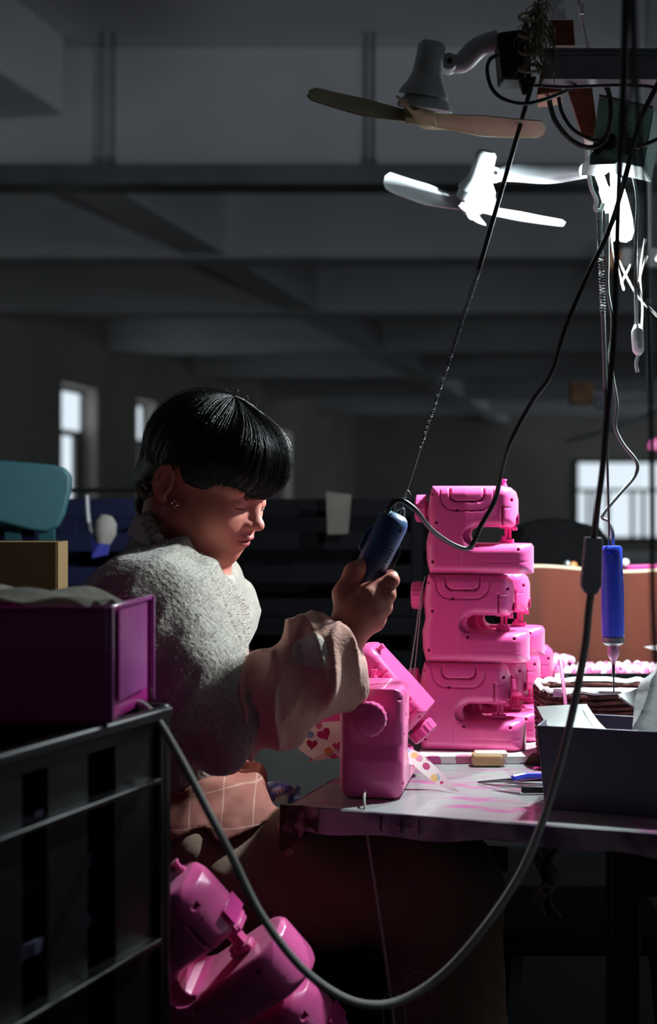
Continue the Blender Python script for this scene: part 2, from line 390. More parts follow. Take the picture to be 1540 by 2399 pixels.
part('sheet_edge', MB().grid(lambda u, v: T(0.004 - 0.002*math.sin(u*30), u*1.74, TZ - v*(0.024+0.004*math.sin(u*31))), 60, 3, 0.0012), M_SHEETE, bench)
part('torn_corner', MB().grid(lambda u, v: T(-0.004+u*0.05 - v*0.001, -0.007-0.002*math.sin(u*9), TZ+0.002 - v*(0.045+0.02*math.sin(u*5+0.6))), 8, 6, 0.004), mat('torn_brown_card', '#4a3028', 0.9, col2='#c9a6a0', vscale=40, contrast=(0.5, 0.7)), bench)
for s_, t_ in ((0.42, 0.05), (0.42, 1.6), (1.3, 0.05), (1.3, 1.6)):
    part('leg', MB().bar(T(s_, t_, 0), T(s_, t_, TZ-0.024), 0.036, 0.036), M_BLACK, bench, bevel=0.003)
part('apron_rail', MB().bar(T(0.44, 0.05, TZ-0.06), T(1.28, 0.05, TZ-0.06), 0.03, 0.05), M_BLACK, bench)
# printed marks on the drooping sheet edge
for i, (s_, w_, h_) in enumerate(((0.128, 0.0015, 0.018), (0.155, 0.002, 0.019), (0.156, 0.014, 0.0015), (0.178, 0.0018, 0.02), (0.166, 0.006, 0.0015))):
    part('printed_mark', MB().box(T(s_, -0.0068, TZ-0.013), (w_, 0.0006, h_), RT), M_BLACK, se)

# ---- toy sewing machine ------------------------------------------------------------------------------------------
def poly_sd(X, Z, poly):
    d = np.full(X.shape, 1e9); ins = np.zeros(X.shape, bool); n = len(poly)
    for i in range(n):
        ax_, az = poly[i]; bx, bz = poly[(i+1) % n]; ex, ez = bx-ax_, bz-az
        t = np.clip(((X-ax_)*ex + (Z-az)*ez)/(ex*ex+ez*ez), 0, 1)
        d = np.minimum(d, np.hypot(X-ax_-t*ex, Z-az-t*ez))
        c = ((az > Z) != (bz > Z)) & (X < (bx-ax_)*(Z-az)/(bz-az+1e-12)+ax_); ins ^= c
    return np.where(ins, -d, d)
def path_d(X, Z, pts):
    d = np.full(X.shape, 1e9)
    for (a, b), (c, e) in zip(pts[:-1], pts[1:]):
        ex, ez = c-a, e-b; t = np.clip(((X-a)*ex+(Z-b)*ez)/(ex*ex+ez*ez), 0, 1); d = np.minimum(d, np.hypot(X-a-t*ex, Z-b-t*ez))
    return d
def arcpath(x0, x1, ztop, zbot, r):
    p = [(x0, ztop)]
    for i in range(7): a = math.pi + i/6*math.pi/2; p.append((x0+r+r*math.cos(a), zbot+r+r*math.sin(a)))
    for i in range(7): a = 1.5*math.pi + i/6*math.pi/2; p.append((x1-r+r*math.cos(a), zbot+r+r*math.sin(a)))
    return p + [(x1, ztop)]
MW, MT, MH = 0.163, 0.080, 0.1335
def machine_mesh():
    sx, sz = MW/0.178, MH/0.1305
    outer = [(.006,0),(.001,.02),(.0,.045),(.005,.064),(.003,.09),(.006,.115),(.010,.1305),(.126,.1305),(.140,.128),(.149,.121),(.1525,.110),(.1525,.078),(.148,.069),
             (.085,.0695),(.0755,.065),(.0725,.056),(.0755,.048),(.083,.0445),(.174,.0445),(.178,.040),(.178,.0)]
    outer = [(a*sx, b*sz) for a, b in outer]
    h = 0.00115; xs = axis(-0.004, MW+0.004, h); ys = axis(-MT/2-0.004, MT/2+0.004, h*1.3); zs = axis(-0.004, MH+0.004, h)
    X2, Z2 = np.meshgrid(xs, zs, indexing='ij'); d2 = poly_sd(X2, Z2, outer)
    r = 0.014
    half = MT/2 - 0.005*np.clip((Z2-.055)/.02, 0, 1)*np.clip((X2-.06)/.05, 0, 1)         # the arm is a little narrower than the base
    endx = np.where(Z2 > 0.062, .1525*sx, MW)                                             # ends rounded in plan
    half = half - 0.022*(np.clip((X2-(endx-0.026))/0.026, 0, 1.1))**2.4
    w = np.abs(ys)[None, :, None] - (half[:, None, :] - r); dd = (d2 + r)[:, None, :]
    D = np.minimum(np.maximum(dd, w), 0) + np.hypot(np.maximum(dd, 0), np.maximum(w, 0)) - r
    face = np.abs(np.abs(ys)[None, :, None] - half[:, None, :])                            # depth from the flat faces
    def cut(mask2, depth): 
        nonlocal D
        c = np.maximum(mask2[:, None, :], (half[:, None, :] - depth) - np.abs(ys)[None, :, None]); D = np.maximum(D, -c)
    cut(path_d(X2, Z2, arcpath(.024*sx, .112*sx, .14, .094*sz, .022)) - 0.0011, 0.0032)      # handle grooves
    inner = poly_sd(X2, Z2, arcpath(.040*sx, .096*sx, .14, .1075*sz, .010))
    cut(np.maximum(np.abs(inner) - 0.0021, 0), 0.006); 
    cut(np.maximum(path_d(X2, Z2, [(.1355*sx*0.93, .071*sz), (.1355*sx*0.93, .101*sz)]) - 0.0014, 0), 0.007)    # needle slot
    for hx, hz in ((.011,.119),(.012,.018),(.052,.0945),(.141,.109),(.076,.0375),(.152,.036),(.018,.076)):
        cut(np.hypot(X2-hx*sx, Z2-hz*sz) - 0.0023, 0.008)
    cut(np.maximum(np.abs(Z2 - .098*sz) - 0.0006, .125*sx - X2), 0.0016)                      # seams
    cut(np.maximum(np.abs(Z2 - .018*sz) - 0.0005, .085*sx - X2), 0.0014)
    cut(np.maximum(np.abs(X2 - .058*sx) - 0.0005, Z2 - .044*sz), 0.0012)
    cut(np.hypot(X2-.0745*sx, Z2-.056*sz) - .0125, 0.010)                                     # round recess beside the throat
    V, F = nets(D.astype(np.float32), xs, ys, zs); return np_mesh('sewing_machine_body', V, F)
MACH = machine_mesh()
def make_machine(label, group):
    t = root('toy_sewing_machine', label, 'toy', (0,0,0), group)
    part('body', MACH, M_PINK, t, smooth=45)
    kn = lambda a, h: 1 + 0.035*(1 if math.cos(a*18) > 0.2 else 0)
    hw = part('hand_wheel', MB().lathe([(0.0,-.022),(.0175,-.0215),(.0205,-.019),(.021,-.006),(.019,-.004),(.011,-.003),(.011,.006)], (0.003,0,.099), (1,0,0), 72, lambda a,h: kn(a,h) if -.02 < h < -.005 else 1), M_PINK, t)
    nb = part('needle_bar', MB().tube([(.121,-.004,.074),(.121,-.004,.05)], .0026, 8).tube([(.121,.006,.074),(.121,.006,.052)], .0022, 8).box((.127,-.001,.063),(.004,.01,.02)), M_PINK, t)
    part('presser_foot', MB().box((.122,-.003,.0492),(0.022,.013,.006)).box((.117,-.003,.054),(.006,.016,.006)), M_PINK, nb, bevel=0.0012)
    part('needle_clamp', MB().box((.124,0,.0715),(.026,.03,.006)).box((.134,0,.0685),(.008,.022,.006)), M_PINK, nb, bevel=0.001)
    part('spool_pin', MB().lathe([(.0045,0),(.0045,.003),(.003,.0035),(.003,.009),(.0042,.0095),(.0042,.0115),(.0,.012)], (.118,0.012,MH-.001), n=12), M_PINK, t)
    part('lamp_window', MB().box((.1396,0,.083),(.0016,.032,.016)), M_PINKD, t, bevel=0.0005)
    return t
PROTO = make_machine('', None); used = [False]
def machine(label, mtx, group, sc=1.0):
    if not used[0]: o = PROTO; used[0] = True
    else: o = dup(PROTO)
    o.matrix_world = mtx @ Matrix.Scale(sc, 4); tag(o, label, 'toy', group); return o
def place(o, ax_x, ax_z):
    x = Vector(ax_x).normalized(); z = Vector(ax_z); z = (z - x*z.dot(x)).normalized(); y = z.cross(x)
    m = Matrix((x, y, z)).transposed().to_4x4(); m.translation = o; return m
board_z = 0.762
solo('printed_board', MB().prism([W(962,1790,2.035)*1, W(1266,1790,2.035), W(1266,1790,2.035)+E2*0.42, W(962,1790,2.035)+E2*0.42], (0,0,0.0115)), voronoi_print('rose_print', '#efe6e4', ['#d65aa0','#f0d0da','#c76a8e','#efe6e4','#e8b0c4'], 30), 'thin heart printed board lying under the tall stack of pink machines', 'board', bevel=0.001)
for o in list(bpy.data.objects):
    if o.name == 'printed_board': o.location.z = TZ + 0.0005
solo('brown_offcut', MB().prism([W(1228,1790,2.03), W(1264,1788,2.02), W(1262,1770,2.02), W(1240,1772,2.03)], E2*0.03), mat('dark_brown_card', '#4c241c', 0.8, var=0.4, vscale=30), 'small dark brown scrap at the end of the printed board', 'scrap')
rot = math.radians(-8); AX = Vector((math.cos(rot), math.sin(rot), 0)); O1 = Vector((0.141, 2.119, board_z))
lv_names = {(0,0): 'pink toy sewing machine, front one of the bottom row of the stack', (0,1): 'pink toy sewing machine second from the front in the bottom row', (0,2): 'pink toy sewing machine third from the front in the bottom row', (0,3): 'pink toy sewing machine at the very back of the bottom row',
            (1,0): 'pink toy sewing machine in front in the middle row of the stack', (1,1): 'pink toy sewing machine behind another in the middle row', (2,0): 'pink toy sewing machine alone on top of the stack, black cord before it'}
for (lv, k), lb in lv_names.items():
    machine(lb, place(O1 + Vector((0.006*lv, 0.0, (MH+0.0008)*lv)) + Vector((0.036, 0.083, 0))*k, AX, (0,0,1)), 'stacked toy sewing machines')
machine('pink toy sewing machine standing end on at the bench front edge, wheel to viewer', place(W(868, 1872, 1.79) - Vector((0,0,W(868,1872,1.79).z - TZ - 0.001)), (0.17, 0.985, 0), (0,0,1)), 'toy sewing machines being assembled', 1.07)
machine('pink toy sewing machine held tilted behind the upright one by the worker', place(W(866, 1800, 1.985), (-0.66, 0.12, 0.74), (0.73, -0.28, 0.64)), 'toy sewing machines being assembled')
heap = [('glossy pink toy sewing machine on top of the heap beside the black crate', W(420,2462,1.64), (0.75,-0.30,0.58), (-0.60,-0.12,0.78)),
        ('pink toy sewing machine at the bottom of the heap beside the black crate', W(640,2690,1.69), (0.78,-0.30,0.54), (-0.56,-0.12,0.80))]
for lb, o, ax_, az in heap: machine(lb, place(o, ax_, az), 'toy sewing machines heaped below the bench', 1.32)
cart = root('carton', 'open brown carton holding the heap of pink machines', 'carton', (W(600,2399,1.7).x, 1.72, 0))
cx_ = W(610,2399,1.7).x
for (c, s_) in (((cx_,1.56,0.15),(0.30,0.004,0.3)), ((cx_,1.79,0.15),(0.30,0.004,0.3)), ((cx_-0.15,1.675,0.15),(0.004,0.23,0.3)), ((cx_+0.15,1.675,0.15),(0.004,0.23,0.3)), ((cx_,1.675,0.05),(0.29,0.22,0.09))):
    part('carton_panel' if s_[2] > 0.1 else 'contents', MB().box(c, s_), mat('kraft_card', '#8a6a4c', 0.85, var=0.2), cart)

# ---- small things on the bench ------------------------------------------------------------------------------------
eb = T0*0 + W(1146,1795,1.0)*0
p0 = Vector((W(1146,1795,2.02).x, 2.02, TZ+0.001))
g = root('sanding_block', 'beige rounded block lying in front of the pink stack', 'block', p0)
part('block_body', MB().box(p0+Vector((-0.002,0,0.0095)), (0.046,0.024,0.019)), mat('beige_foam', '#c9a877', 0.8, var=0.15, vscale=60, bump=0.2, bscale=200), g, bevel=0.005, seg=3)
part('block_cap', MB().box(p0+Vector((0.003,0.002,0.0175)), (0.048,0.024,0.006)), mat('pale_beige', '#e0cdb0', 0.7), g, bevel=0.0025, seg=3)
part('block_clip', MB().box(p0+Vector((0.0245,0.002,0.0155)), (0.002,0.008,0.006)), M_BLACK, g)
def on(px, py): d = (CAMH-TZ)*FPX/(py-HOR); return Vector(((px-CX)/FPX*d, d, TZ+0.0015))
solo('pink_card', MB().prism([on(1205,1832), on(1300,1826), on(1310,1812), on(1240,1813)], (0,0,0.0012)), mat('pink_card', '#ee86bf', 0.5), 'flat pink card lying beside the grey bin', 'card')
tw = root('tweezers', 'thin dark steel tweezers pointing left on the bench', 'tweezers', on(1215,1852))
for q in (0, 1): part('prong', MB().tube([on(1120,1838)+Vector((0,0,.001)), on(1180,1840+q*12)+Vector((0,0,.004)), on(1230,1846+q*6)+Vector((0,0,.004)), on(1300,1848)+Vector((0,0,.003))], [0.0006,0.0018,0.0024,0.0024], 6), M_CHROME, tw)
kn = root('craft_knife', 'black handled scraper knife lying beside the tweezers', 'knife', on(1270,1860))
part('handle', MB().bar(on(1222,1861)+Vector((0,0,.005)), on(1320,1861)+Vector((0,0,.005)), 0.008, 0.009), M_BLACK, kn, bevel=0.002)
part('blade', MB().prism([on(1150,1850)+Vector((0,0,.003)), on(1222,1864)+Vector((0,0,.003)), on(1222,1856)+Vector((0,0,.003))], (0,0,0.001)), M_CHROME, kn)
bl = root('blue_pliers', 'blue handled pliers half hidden by the grey bin', 'pliers', on(1270,1832))
part('grip', MB().tube(spline([on(1198,1834)+Vector((0,0,.004)), on(1230,1829)+Vector((0,0,.005)), on(1270,1828)+Vector((0,0,.005)), on(1310,1830)+Vector((0,0,.005))]), [0.001]+[0.0045]*24, 8), mat('blue_grip', '#2b35b8', 0.4), bl)
part('jaw', MB().tube([on(1120,1838)+Vector((0,0,.002)), on(1200,1836)+Vector((0,0,.004))], [0.001,0.003], 8), M_DARKMETAL, bl)
solo('plastic_sprue', MB().tube([on(1250,1806)+Vector((0,0,.002)), on(1275,1803)+Vector((0,0,.003)), on(1300,1806)+Vector((0,0,.002))], 0.0015, 6).tube([on(1258,1803)+Vector((0,0,.002)), on(1290,1809)+Vector((0,0,.002))], 0.0012, 6), M_PINKD, 'tiny magenta sprue scrap beside the grey bin', 'scrap')
# printed strips and sheets around the machines
def strip(name, label, pts_a, pts_b, m, cat='paper', th=0.0006):
    A, B = spline(pts_a, 6), spline(pts_b, 6); n_ = len(A)-1
    return solo(name, MB().grid(lambda u, v: A[round(u*n_)].lerp(B[round(u*n_)], v), n_, 4, th), m, label, cat)
strip('printed_strip', 'curling heart printed strip hanging beside the upright machine', [W(950,1752,1.88), W(985,1765,1.87), W(1030,1805,1.86), on(1078,1858)], [W(950,1785,1.86), W(975,1800,1.855), W(1020,1835,1.85), on(1060,1856)], M_PRINT)
strip('printed_sheet', 'heart printed paper sheet hanging under the worker forearm', [W(705,1705,1.95), W(740,1695,1.95), W(780,1690,1.95), W(830,1690,1.94)], [W(700,1755,1.95), W(740,1780,1.94), W(785,1772,1.93), W(830,1770,1.93)], mat('cream_print_ground', '#f0dfdc', 0.6))
def heart(c, s_, ang=0.0):
    P = []
    for i in range(20):
        t = 2*math.pi*i/20; x = 16*math.sin(t)**3; y = 13*math.cos(t)-5*math.cos(2*t)-2*math.cos(3*t)-math.cos(4*t); x, y = x*math.cos(ang)-y*math.sin(ang), x*math.sin(ang)+y*math.cos(ang)
        P.append(c + Vector((x*s_/17, 0, y*s_/17)))
    return MB().prism(P, (0, 0.0012, 0))
ps = bpy.data.objects['printed_sheet']
for px, py, rr, cc, an in ((760,1720,0.0105,'#c22f72',0.5), (731,1744,0.0085,'#b52a66',-0.1), (790,1748,0.007,'#d65a90',0.2)):
    part('printed_heart', heart(W(px,py,1.928), rr, an), mat('heart_'+cc, cc, 0.6), ps)
for px, py, rr, cc in ((727,1721,0.0055,'#8fb3d0'), (715,1706,0.006,'#e3a86a'), (748,1700,0.005,'#e58fae'), (770,1760,0.006,'#e9a06a')):
    part('printed_dot', MB().lathe([(rr,0),(rr,0.001)], W(px,py,1.929), (0,1,0), 16), mat('dot_'+cc, cc, 0.6), ps)
strip('paper_tail', 'narrow printed paper tail curling left under the forearm', [W(720,1782,1.93), W(760,1765,1.93), W(800,1760,1.93)], [W(724,1784,1.93), W(765,1778,1.93), W(800,1776,1.93)], M_PRINT)
strip('wrapping_film', 'pale pink film folded over the tilted machine by the cuff', [W(842,1548,1.97), W(870,1558,1.97), W(912,1578,1.98)], [W(838,1605,1.95), W(870,1604,1.94), W(915,1592,1.94)], mat('pale_pink_film', '#f0d6e2', 0.35, var=0.15, vscale=30, bump=0.4, bscale=60), 'film')
# grey bin with papers
gb = root('grey_bin', 'dark grey plastic bin at the bench front edge', 'bin', Vector((0.37,1.78,TZ)))
fl, fr = Vector((W(1277,1893,1.735).x, 1.735, TZ+0.001)), Vector((W(1600,1893,1.68).x, 1.68, TZ+0.001)); dp = E2*0.10; tp = 0.009; hb = 0.106
def wallp(a, b, nx, ny):
    u_ = (b-a).normalized(); out = Vector((nx, ny, 0))
    return MB().prism([a, b, b+Vector((0,0,hb))+out*tp+u_*tp, a+Vector((0,0,hb))+out*tp-u_*tp], -out*0.003)
part('front_panel', wallp(fl, fr, -0.17, -0.985), M_GREYBIN, gb, bevel=0.001)
part('back_panel', wallp(fl+dp, fr+dp, 0.17, 0.985), M_GREYBIN, gb, bevel=0.001)
part('side_panel', wallp(fl, fl+dp, -0.985, 0.17), M_GREYBIN, gb, bevel=0.001)
part('side_panel', wallp(fr, fr+dp, 0.985, -0.17), M_GREYBIN, gb, bevel=0.001)
part('base', MB().prism([fl, fr, fr+dp, fl+dp], (0,0,0.003)), M_GREYBIN, gb)
pp = root('leaflet', 'creased white leaflet with faint print sticking out of the grey bin', 'leaflet', W(1340,1700,1.76))
PA = spline([W(1258,1656,1.80), W(1330,1652,1.80), W(1375,1650,1.80)], 6); PB = spline([W(1312,1725,1.745), W(1370,1722,1.745), W(1432,1718,1.745)], 6)
lf_s = part('sheet', MB().grid(lambda u, v: PA[round(u*12)].lerp(PB[round(u*12)], v) + Vector((0,0,-0.004*math.sin(v*3.1)-0.003*(1-u)*math.sin(v*3)))*1, 12, 8, 0.0008), M_PAPER, pp)
def leaf(u, v): i = min(int(u*12), 11); f_ = u*12-i; return PA[i].lerp(PA[i+1], f_).lerp(PB[i].lerp(PB[i+1], f_), v) + Vector((0,0,-0.004*math.sin(v*3.1)-0.003*(1-u)*math.sin(v*3)+0.0007))
ink = MB()
for k in range(16):
    v = 0.12+k*0.05; u0 = 0.22+0.03*random.random(); x = u0
    while x < 0.72:
        l_ = 0.02+0.05*random.random(); ink.tube([leaf(x, v), leaf(min(x+l_, 0.74), v+0.004)], 0.00022, 4); x += l_+0.02
ink.tube([leaf(0.8,0.12), leaf(0.8,0.7)], 0.0003, 4).tube([leaf(0.66,0.12), leaf(0.8,0.12)], 0.0003, 4)
part('print', ink, M_INK, lf_s)
strip('white_bag', 'crumpled white plastic bag bulging out of the grey bin', [W(1488,1640,1.74), W(1500,1600,1.76), W(1530,1580,1.78), W(1590,1575,1.78)], [W(1480,1735,1.72), W(1500,1735,1.715), W(1530,1735,1.71), W(1590,1735,1.71)], mat('milky_film', '#cfd3d2', 0.35, var=0.2, vscale=14, bump=0.6, bscale=24), 'bag', 0.02)
strip('tissue', 'white crumpled tissue tip beside the plastic bag', [W(1450,1632,1.80), W(1475,1622,1.80), W(1505,1608,1.80)], [W(1452,1636,1.79), W(1480,1655,1.79), W(1505,1665,1.79)], M_PAPER, 'tissue', 0.003)
solo('magenta_stick', MB().bar(W(1314,1545,1.93), W(1330,1690,1.85), 0.005, 0.003), M_PINKD, 'thin magenta plastic stick standing against the wicker basket', 'stick', bevel=0.0005)
solo('pink_clip', MB().box(W(1307,1622,1.95), (0.012,0.004,0.012)), mat('clear_pink', '#e8a6d0', 0.2, alpha=0.6), 'small translucent pink clip on the wicker basket rim', 'clip', bevel=0.001)
# wicker basket
bk = root('wicker_basket', 'dark brown woven basket with a white liner behind the grey bin', 'basket', Vector((0.40,2.04,TZ)))
M_WICK = mat('brown_wicker', '#6e3430', 0.75, col2='#3c1a18', vscale=60, bump=0.3)
x0b, x1b, y0b, y1b = W(1276,1650,2.0).x, 0.51, 1.985, 2.13
def ringpt(a, z, grow): 
    cx2, cy2 = (x0b+x1b)/2, (y0b+y1b)/2; hx, hy = (x1b-x0b)/2*grow, (y1b-y0b)/2*grow
    c, s_ = math.cos(a), math.sin(a); e = 0.45
    return Vector((cx2 + hx*abs(c)**e*(1 if c > 0 else -1), cy2 + hy*abs(s_)**e*(1 if s_ > 0 else -1), z))
for k in range(14):
    z = TZ+0.005+k*0.0078
    part('woven_row', MB().tube([ringpt(2*math.pi*i/120, z + 0.0012*math.sin(i*1.9+k), 0.94+0.004*k+0.010*math.sin(i*math.pi/2 + k*math.pi)) for i in range(120)], 0.0045, 6, closed=True), M_WICK, bk, smooth=60)
part('liner', MB().tube([ringpt(2*math.pi*i/90, TZ+0.113+0.002*math.sin(i*0.9), 0.985+0.006*math.sin(i*2.3)) for i in range(90)], 0.004, 6, closed=True), M_PAPER, bk)
part('basket_base', MB().prism([ringpt(2*math.pi*i/24, TZ+0.001, 0.9) for i in range(24)], (0,0,0.004)), M_WICK, bk)
part('basket_filling', MB().prism([ringpt(2*math.pi*i/24, TZ+0.09, 0.88) for i in range(24)], (0,0,0.012)), M_PAPER, bk)
bt = root('black_tray', 'shallow black plastic tray between basket and spools', 'tray', Vector((0.5,2.33,TZ)))
a = Vector((W(1360,1600,2.26).x, 2.26, 0)); b = Vector((W(1620,1600,2.26).x, 2.26, 0)); zt = 0.838
for q, (c0, c1) in enumerate(((a, b), (a+Vector((0,.16,0)), b+Vector((0,.16,0))), (a, a+Vector((0,.16,0))), (b, b+Vector((0,.16,0))))):
    part('tray_side', MB().bar(c0+Vector((0,0,(zt+TZ)/2)), c1+Vector((0,0,(zt+TZ)/2)), 0.004, zt-TZ-0.002), M_BLACK, bt)
part('tray_base', MB().prism([a+Vector((0,0,TZ+.001)), b+Vector((0,0,TZ+.001)), b+Vector((0,.16,TZ+.001)), a+Vector((0,.16,TZ+.001))], (0,0,.003)), M_BLACK, bt)
# spools on a white parts tray
wt = root('parts_tray', 'white parts tray heaped with pink and white spools', 'tray', Vector((0.62,2.68,TZ)))
part('tray_body', MB().box((0.64,2.68,TZ+0.026), (0.50,0.26,0.05)), M_PAPER, wt, bevel=0.003)
M_SPW = mat('spool_white', '#f2f2f0', 0.4); M_SPP = mat('spool_pink', '#f28cc4', 0.35)
sp_a = MB().lathe([(.0035,-.0075),(.008,-.0075),(.008,.0),(.0035,.0),(.0035,-.0075)], (0,0,0), n=14).mesh('spool_half')
sp_b = MB().lathe([(.0,.0005),(.0078,.0005),(.0085,.004),(.0075,.009),(.004,.0105),(.0,.011)], (0,0,0), n=14).mesh('spool_cap')
first = None; cnt = 0
for lay in range(4):
    for i in range(27):
        for j in range(5 if lay < 3 else 4):
            x = 0.405+i*0.0182+random.uniform(-.003,.003)+(lay % 2)*0.009; y = 2.562+j*0.019+lay*0.008+random.uniform(-.003,.003)
            hgt = 1.0 + 2.2*max(0, (x-0.60)/0.2) + 2.4*max(0, (0.50-x)/0.12) + (0.5 if random.random() < 0.3 else 0)
            if lay > hgt or (lay < hgt-1 and j > 1): continue
            if cnt >= 290: continue
            cnt += 1
            if first is None:
                o = bpy.data.objects.new('thread_spool', None); COL.objects.link(o); ORG[o.name] = Vector((0,0,0)); first = o
                part('spool_half', sp_a, M_SPP, o); part('spool_cap', sp_b, M_SPW, o)
                tag(o, 'tiny pink and white plastic spool in the heap behind the basket', 'spool', 'loose spools in the white tray')
            else: o = dup(first)
            o.location = (x, y, TZ+0.0595+lay*0.0135); o.rotation_euler = (random.uniform(0,6.28), random.uniform(0,6.28), random.uniform(0,6.28))
# brown carton behind
M_CARD = mat('red_brown_card', '#632a18', 0.85, col2='#4f2214', vscale=5, stretch=(3,3,0.6))
cb = root('brown_carton', 'open brown cardboard carton with a pale wavy rim behind the spools', 'carton', Vector((0.7,3.05,TZ)))
ztop = lambda x: W(0,1338,2.95).z + 0.006*math.sin((x-0.42)*16+1.2)
for q in range(4):
    xa_, xb_ = 0.41+q*0.15, 0.41+(q+1)*0.15-0.003
    part('carton_panel', MB().grid(lambda u, v: Vector((xa_+(xb_-xa_)*u, 2.95-0.02*math.sin(u*0.6), TZ+0.002+(ztop(xa_+(xb_-xa_)*u)-TZ)*v)), 10, 6, 0.005), M_CARD, cb)
part('rim', MB().tube([Vector((0.405+i*0.02, 2.952, ztop(0.405+i*0.02)+0.003)) for i in range(32)], 0.006, 6), mat('pale_card_edge', '#d2b99a', 0.8), cb)
part('carton_side', MB().box((0.41,3.15,TZ+0.12), (0.005,0.4,0.235)), M_CARD, cb); part('carton_side', MB().box((1.01,3.15,TZ+0.12), (0.005,0.4,0.235)), M_CARD, cb)
part('carton_back', MB().box((0.71,3.35,TZ+0.12), (0.6,0.005,0.235)), M_CARD, cb)
part('packing', MB().box((0.71,3.15,TZ+0.1), (0.58,0.38,0.2)), mat('dark_packing', '#241d1c', 0.8), cb)
bx = W(1190,1290,3.2)
solo('black_sack', MB().lathe([(0.0,0),(0.16,0.005),(0.17,0.05),(0.13,0.09),(0.10,0.13),(0.03,0.15),(0,0.152)], Vector((0.52,3.2,0.952)), n=28, wob=lambda a_, h: 1+0.12*math.sin(3*a_+h*30)+0.06*math.sin(7*a_)), mat('black_fabric', '#060607', 0.9, spec=0.05), 'slumped black fabric sack behind the brown carton', 'sack')
for (px, py, r_, m_, lb) in ((1330,1322,0.009,M_CHROME,'small shiny metal fitting on the carton rim'), (1344,1326,0.010,mat('orange_bead','#c27a45',0.5),'round orange brown bead on the carton rim'), (1466,1318,0.009,M_WHITE,'small white bead on the carton rim right of the blue driver')):
    solo('bead' if 'bead' in lb else 'metal_fitting', MB().lathe([(0,-r_),(r_*.7,-r_*.7),(r_,0),(r_*.7,r_*.7),(0,r_)], W(px,py,2.97), n=12), m_, lb, 'bead' if 'bead' in lb else 'fitting')
solo('magenta_edge_strip', MB().bar(W(1462,1331,2.99), W(1600,1326,2.99), 0.01, 0.012), M_PINKD, 'magenta plastic strip lying along the carton rim', 'strip', bevel=0.002)
solo('white_scrap', MB().prism([W(1510,1516,2.6), W(1560,1508,2.6), W(1560,1530,2.6)], (0,0.002,0)), M_PAPER, 'pointed white paper scrap in front of the brown carton', 'scrap')
# ================================================================== overhead: fans, lamp, rail, cords, drivers
M_FANW = mat('fan_white', '#cdd3d6', 0.4, var=0.06); M_FANB = mat('old_cream_blade', '#b3ae82', 0.45, var=0.2, vscale=25)
M_CORDB = mat('black_rubber', '#1a1a1b', 0.4, spec=0.6); M_CORDG = mat('grey_cord', '#a5a29e', 0.6, var=0.15); M_CORDW = mat('white_cord', '#d9dcdc', 0.45)
M_CORDM = mat('dark_maroon_cord', '#2a2024', 0.45)
def fan(label, hub, up_dir, R, blades, arm_pts, arm_r, mb_, mw, pitch, mscale=1.0, group='bench fans'):
    z = Vector(up_dir).normalized(); x = Vector((1,0,0)); x = (x - z*x.dot(z)).normalized(); y = z.cross(x)
    f = root('hanging_fan', label, 'fan', hub, group); s = mscale
    mo = part('motor_housing', MB().lathe([(.0,.102*s),(.014*s,.101*s),(.019*s,.095*s),(.0195*s,.075*s),(.021*s,.058*s),(.026*s,.045*s),(.034*s,.033*s),(.035*s,.028*s),(.0,.028*s)], hub, z, 32), mw, f)
    part('motor_skirt', MB().lathe([(.0,.030*s),(.026*s,.030*s),(.030*s,.026*s),(.037*s,.018*s),(.039*s,.012*s),(.036*s,.010*s),(.0,.010*s)], hub + x*0.004*s, z, 32), mw, f)
    part('hub', MB().lathe([(.0,-.012*s),(.018*s,-.011*s),(.024*s,-.004*s),(.024*s,.010*s),(.0,.011*s)], hub, z, 24), mb_, f)
    for az, ln in blades:
        a = math.radians(az); rd = x*math.cos(a) + y*math.sin(a); td = z.cross(rd)
        def bl(u, v):
            r_ = 0.02*s + (R*ln-0.02*s)*u; wch = (0.030 + 0.028*min(1, u*2.2)) * s * (1 if u < 0.93 else math.sqrt(max(0, 1-((u-0.93)/0.075)**2)))
            c = (v-0.5)*wch; tw_ = pitch*(1-0.35*u)
            return hub + rd*r_ + td*(c*math.cos(tw_) + 0.004*s*math.sin(u*3)) + z*(c*math.sin(tw_) + 0.010*s*u*u - 0.006*s*(4*(v-0.5)**2-1)*-1)
        part('blade', MB().grid(bl, 22, 8, 0.0016), mb_, f, smooth=60)
    A = spline([W(*p) for p in arm_pts], 8); n_ = len(A)-1
    ar = part('arm', MB().tube(A, [arm_r*(0.8+0.35*math.sin(i/n_*3.0)) for i in range(n_+1)], 14), mw, f, smooth=70)
    kk = part('knuckle', MB().lathe([(0,-.013*s),(.011*s,-.013*s),(.0125*s,-.010*s),(.0125*s,.010*s),(.011*s,.013*s),(0,.013*s)], A[0], (0.1,1,0), 20), mw, f)
    part('pivot_screw', MB().lathe([(.0,0),(.0035*s,0),(.0035*s,.002),(0,.002)], A[0]-Vector((0.0,0.0155*s,0)), (0,1,0), 12), M_BLACK, kk)
    return f
h1 = W(985, 274, 1.80)
fan('dusty white bench fan with cream blades on an arm below the rail', h1, (0.16,-0.24,1), 0.163, ((176,.92),(-6,1.0),(62,1.0),(-100,.55)), ((1052,150,1.80),(1085,145,1.80),(1120,112,1.79),(1170,88,1.78)), 0.0125, M_FANB, M_FANW, -0.52, 0.95)
h2 = W(1108, 482, 2.30)
fan('brightly lit white bench fan beside the bulb', h2, (0.24,-0.48,1), 0.155, ((174,1.0),(-7,1.0),(-98,.75),(84,.8)), ((1160,410,2.30),(1210,405,2.28),(1290,408,2.2),(1372,400,2.1)), 0.0135, M_FANW, M_FANW, -0.55, 0.92)
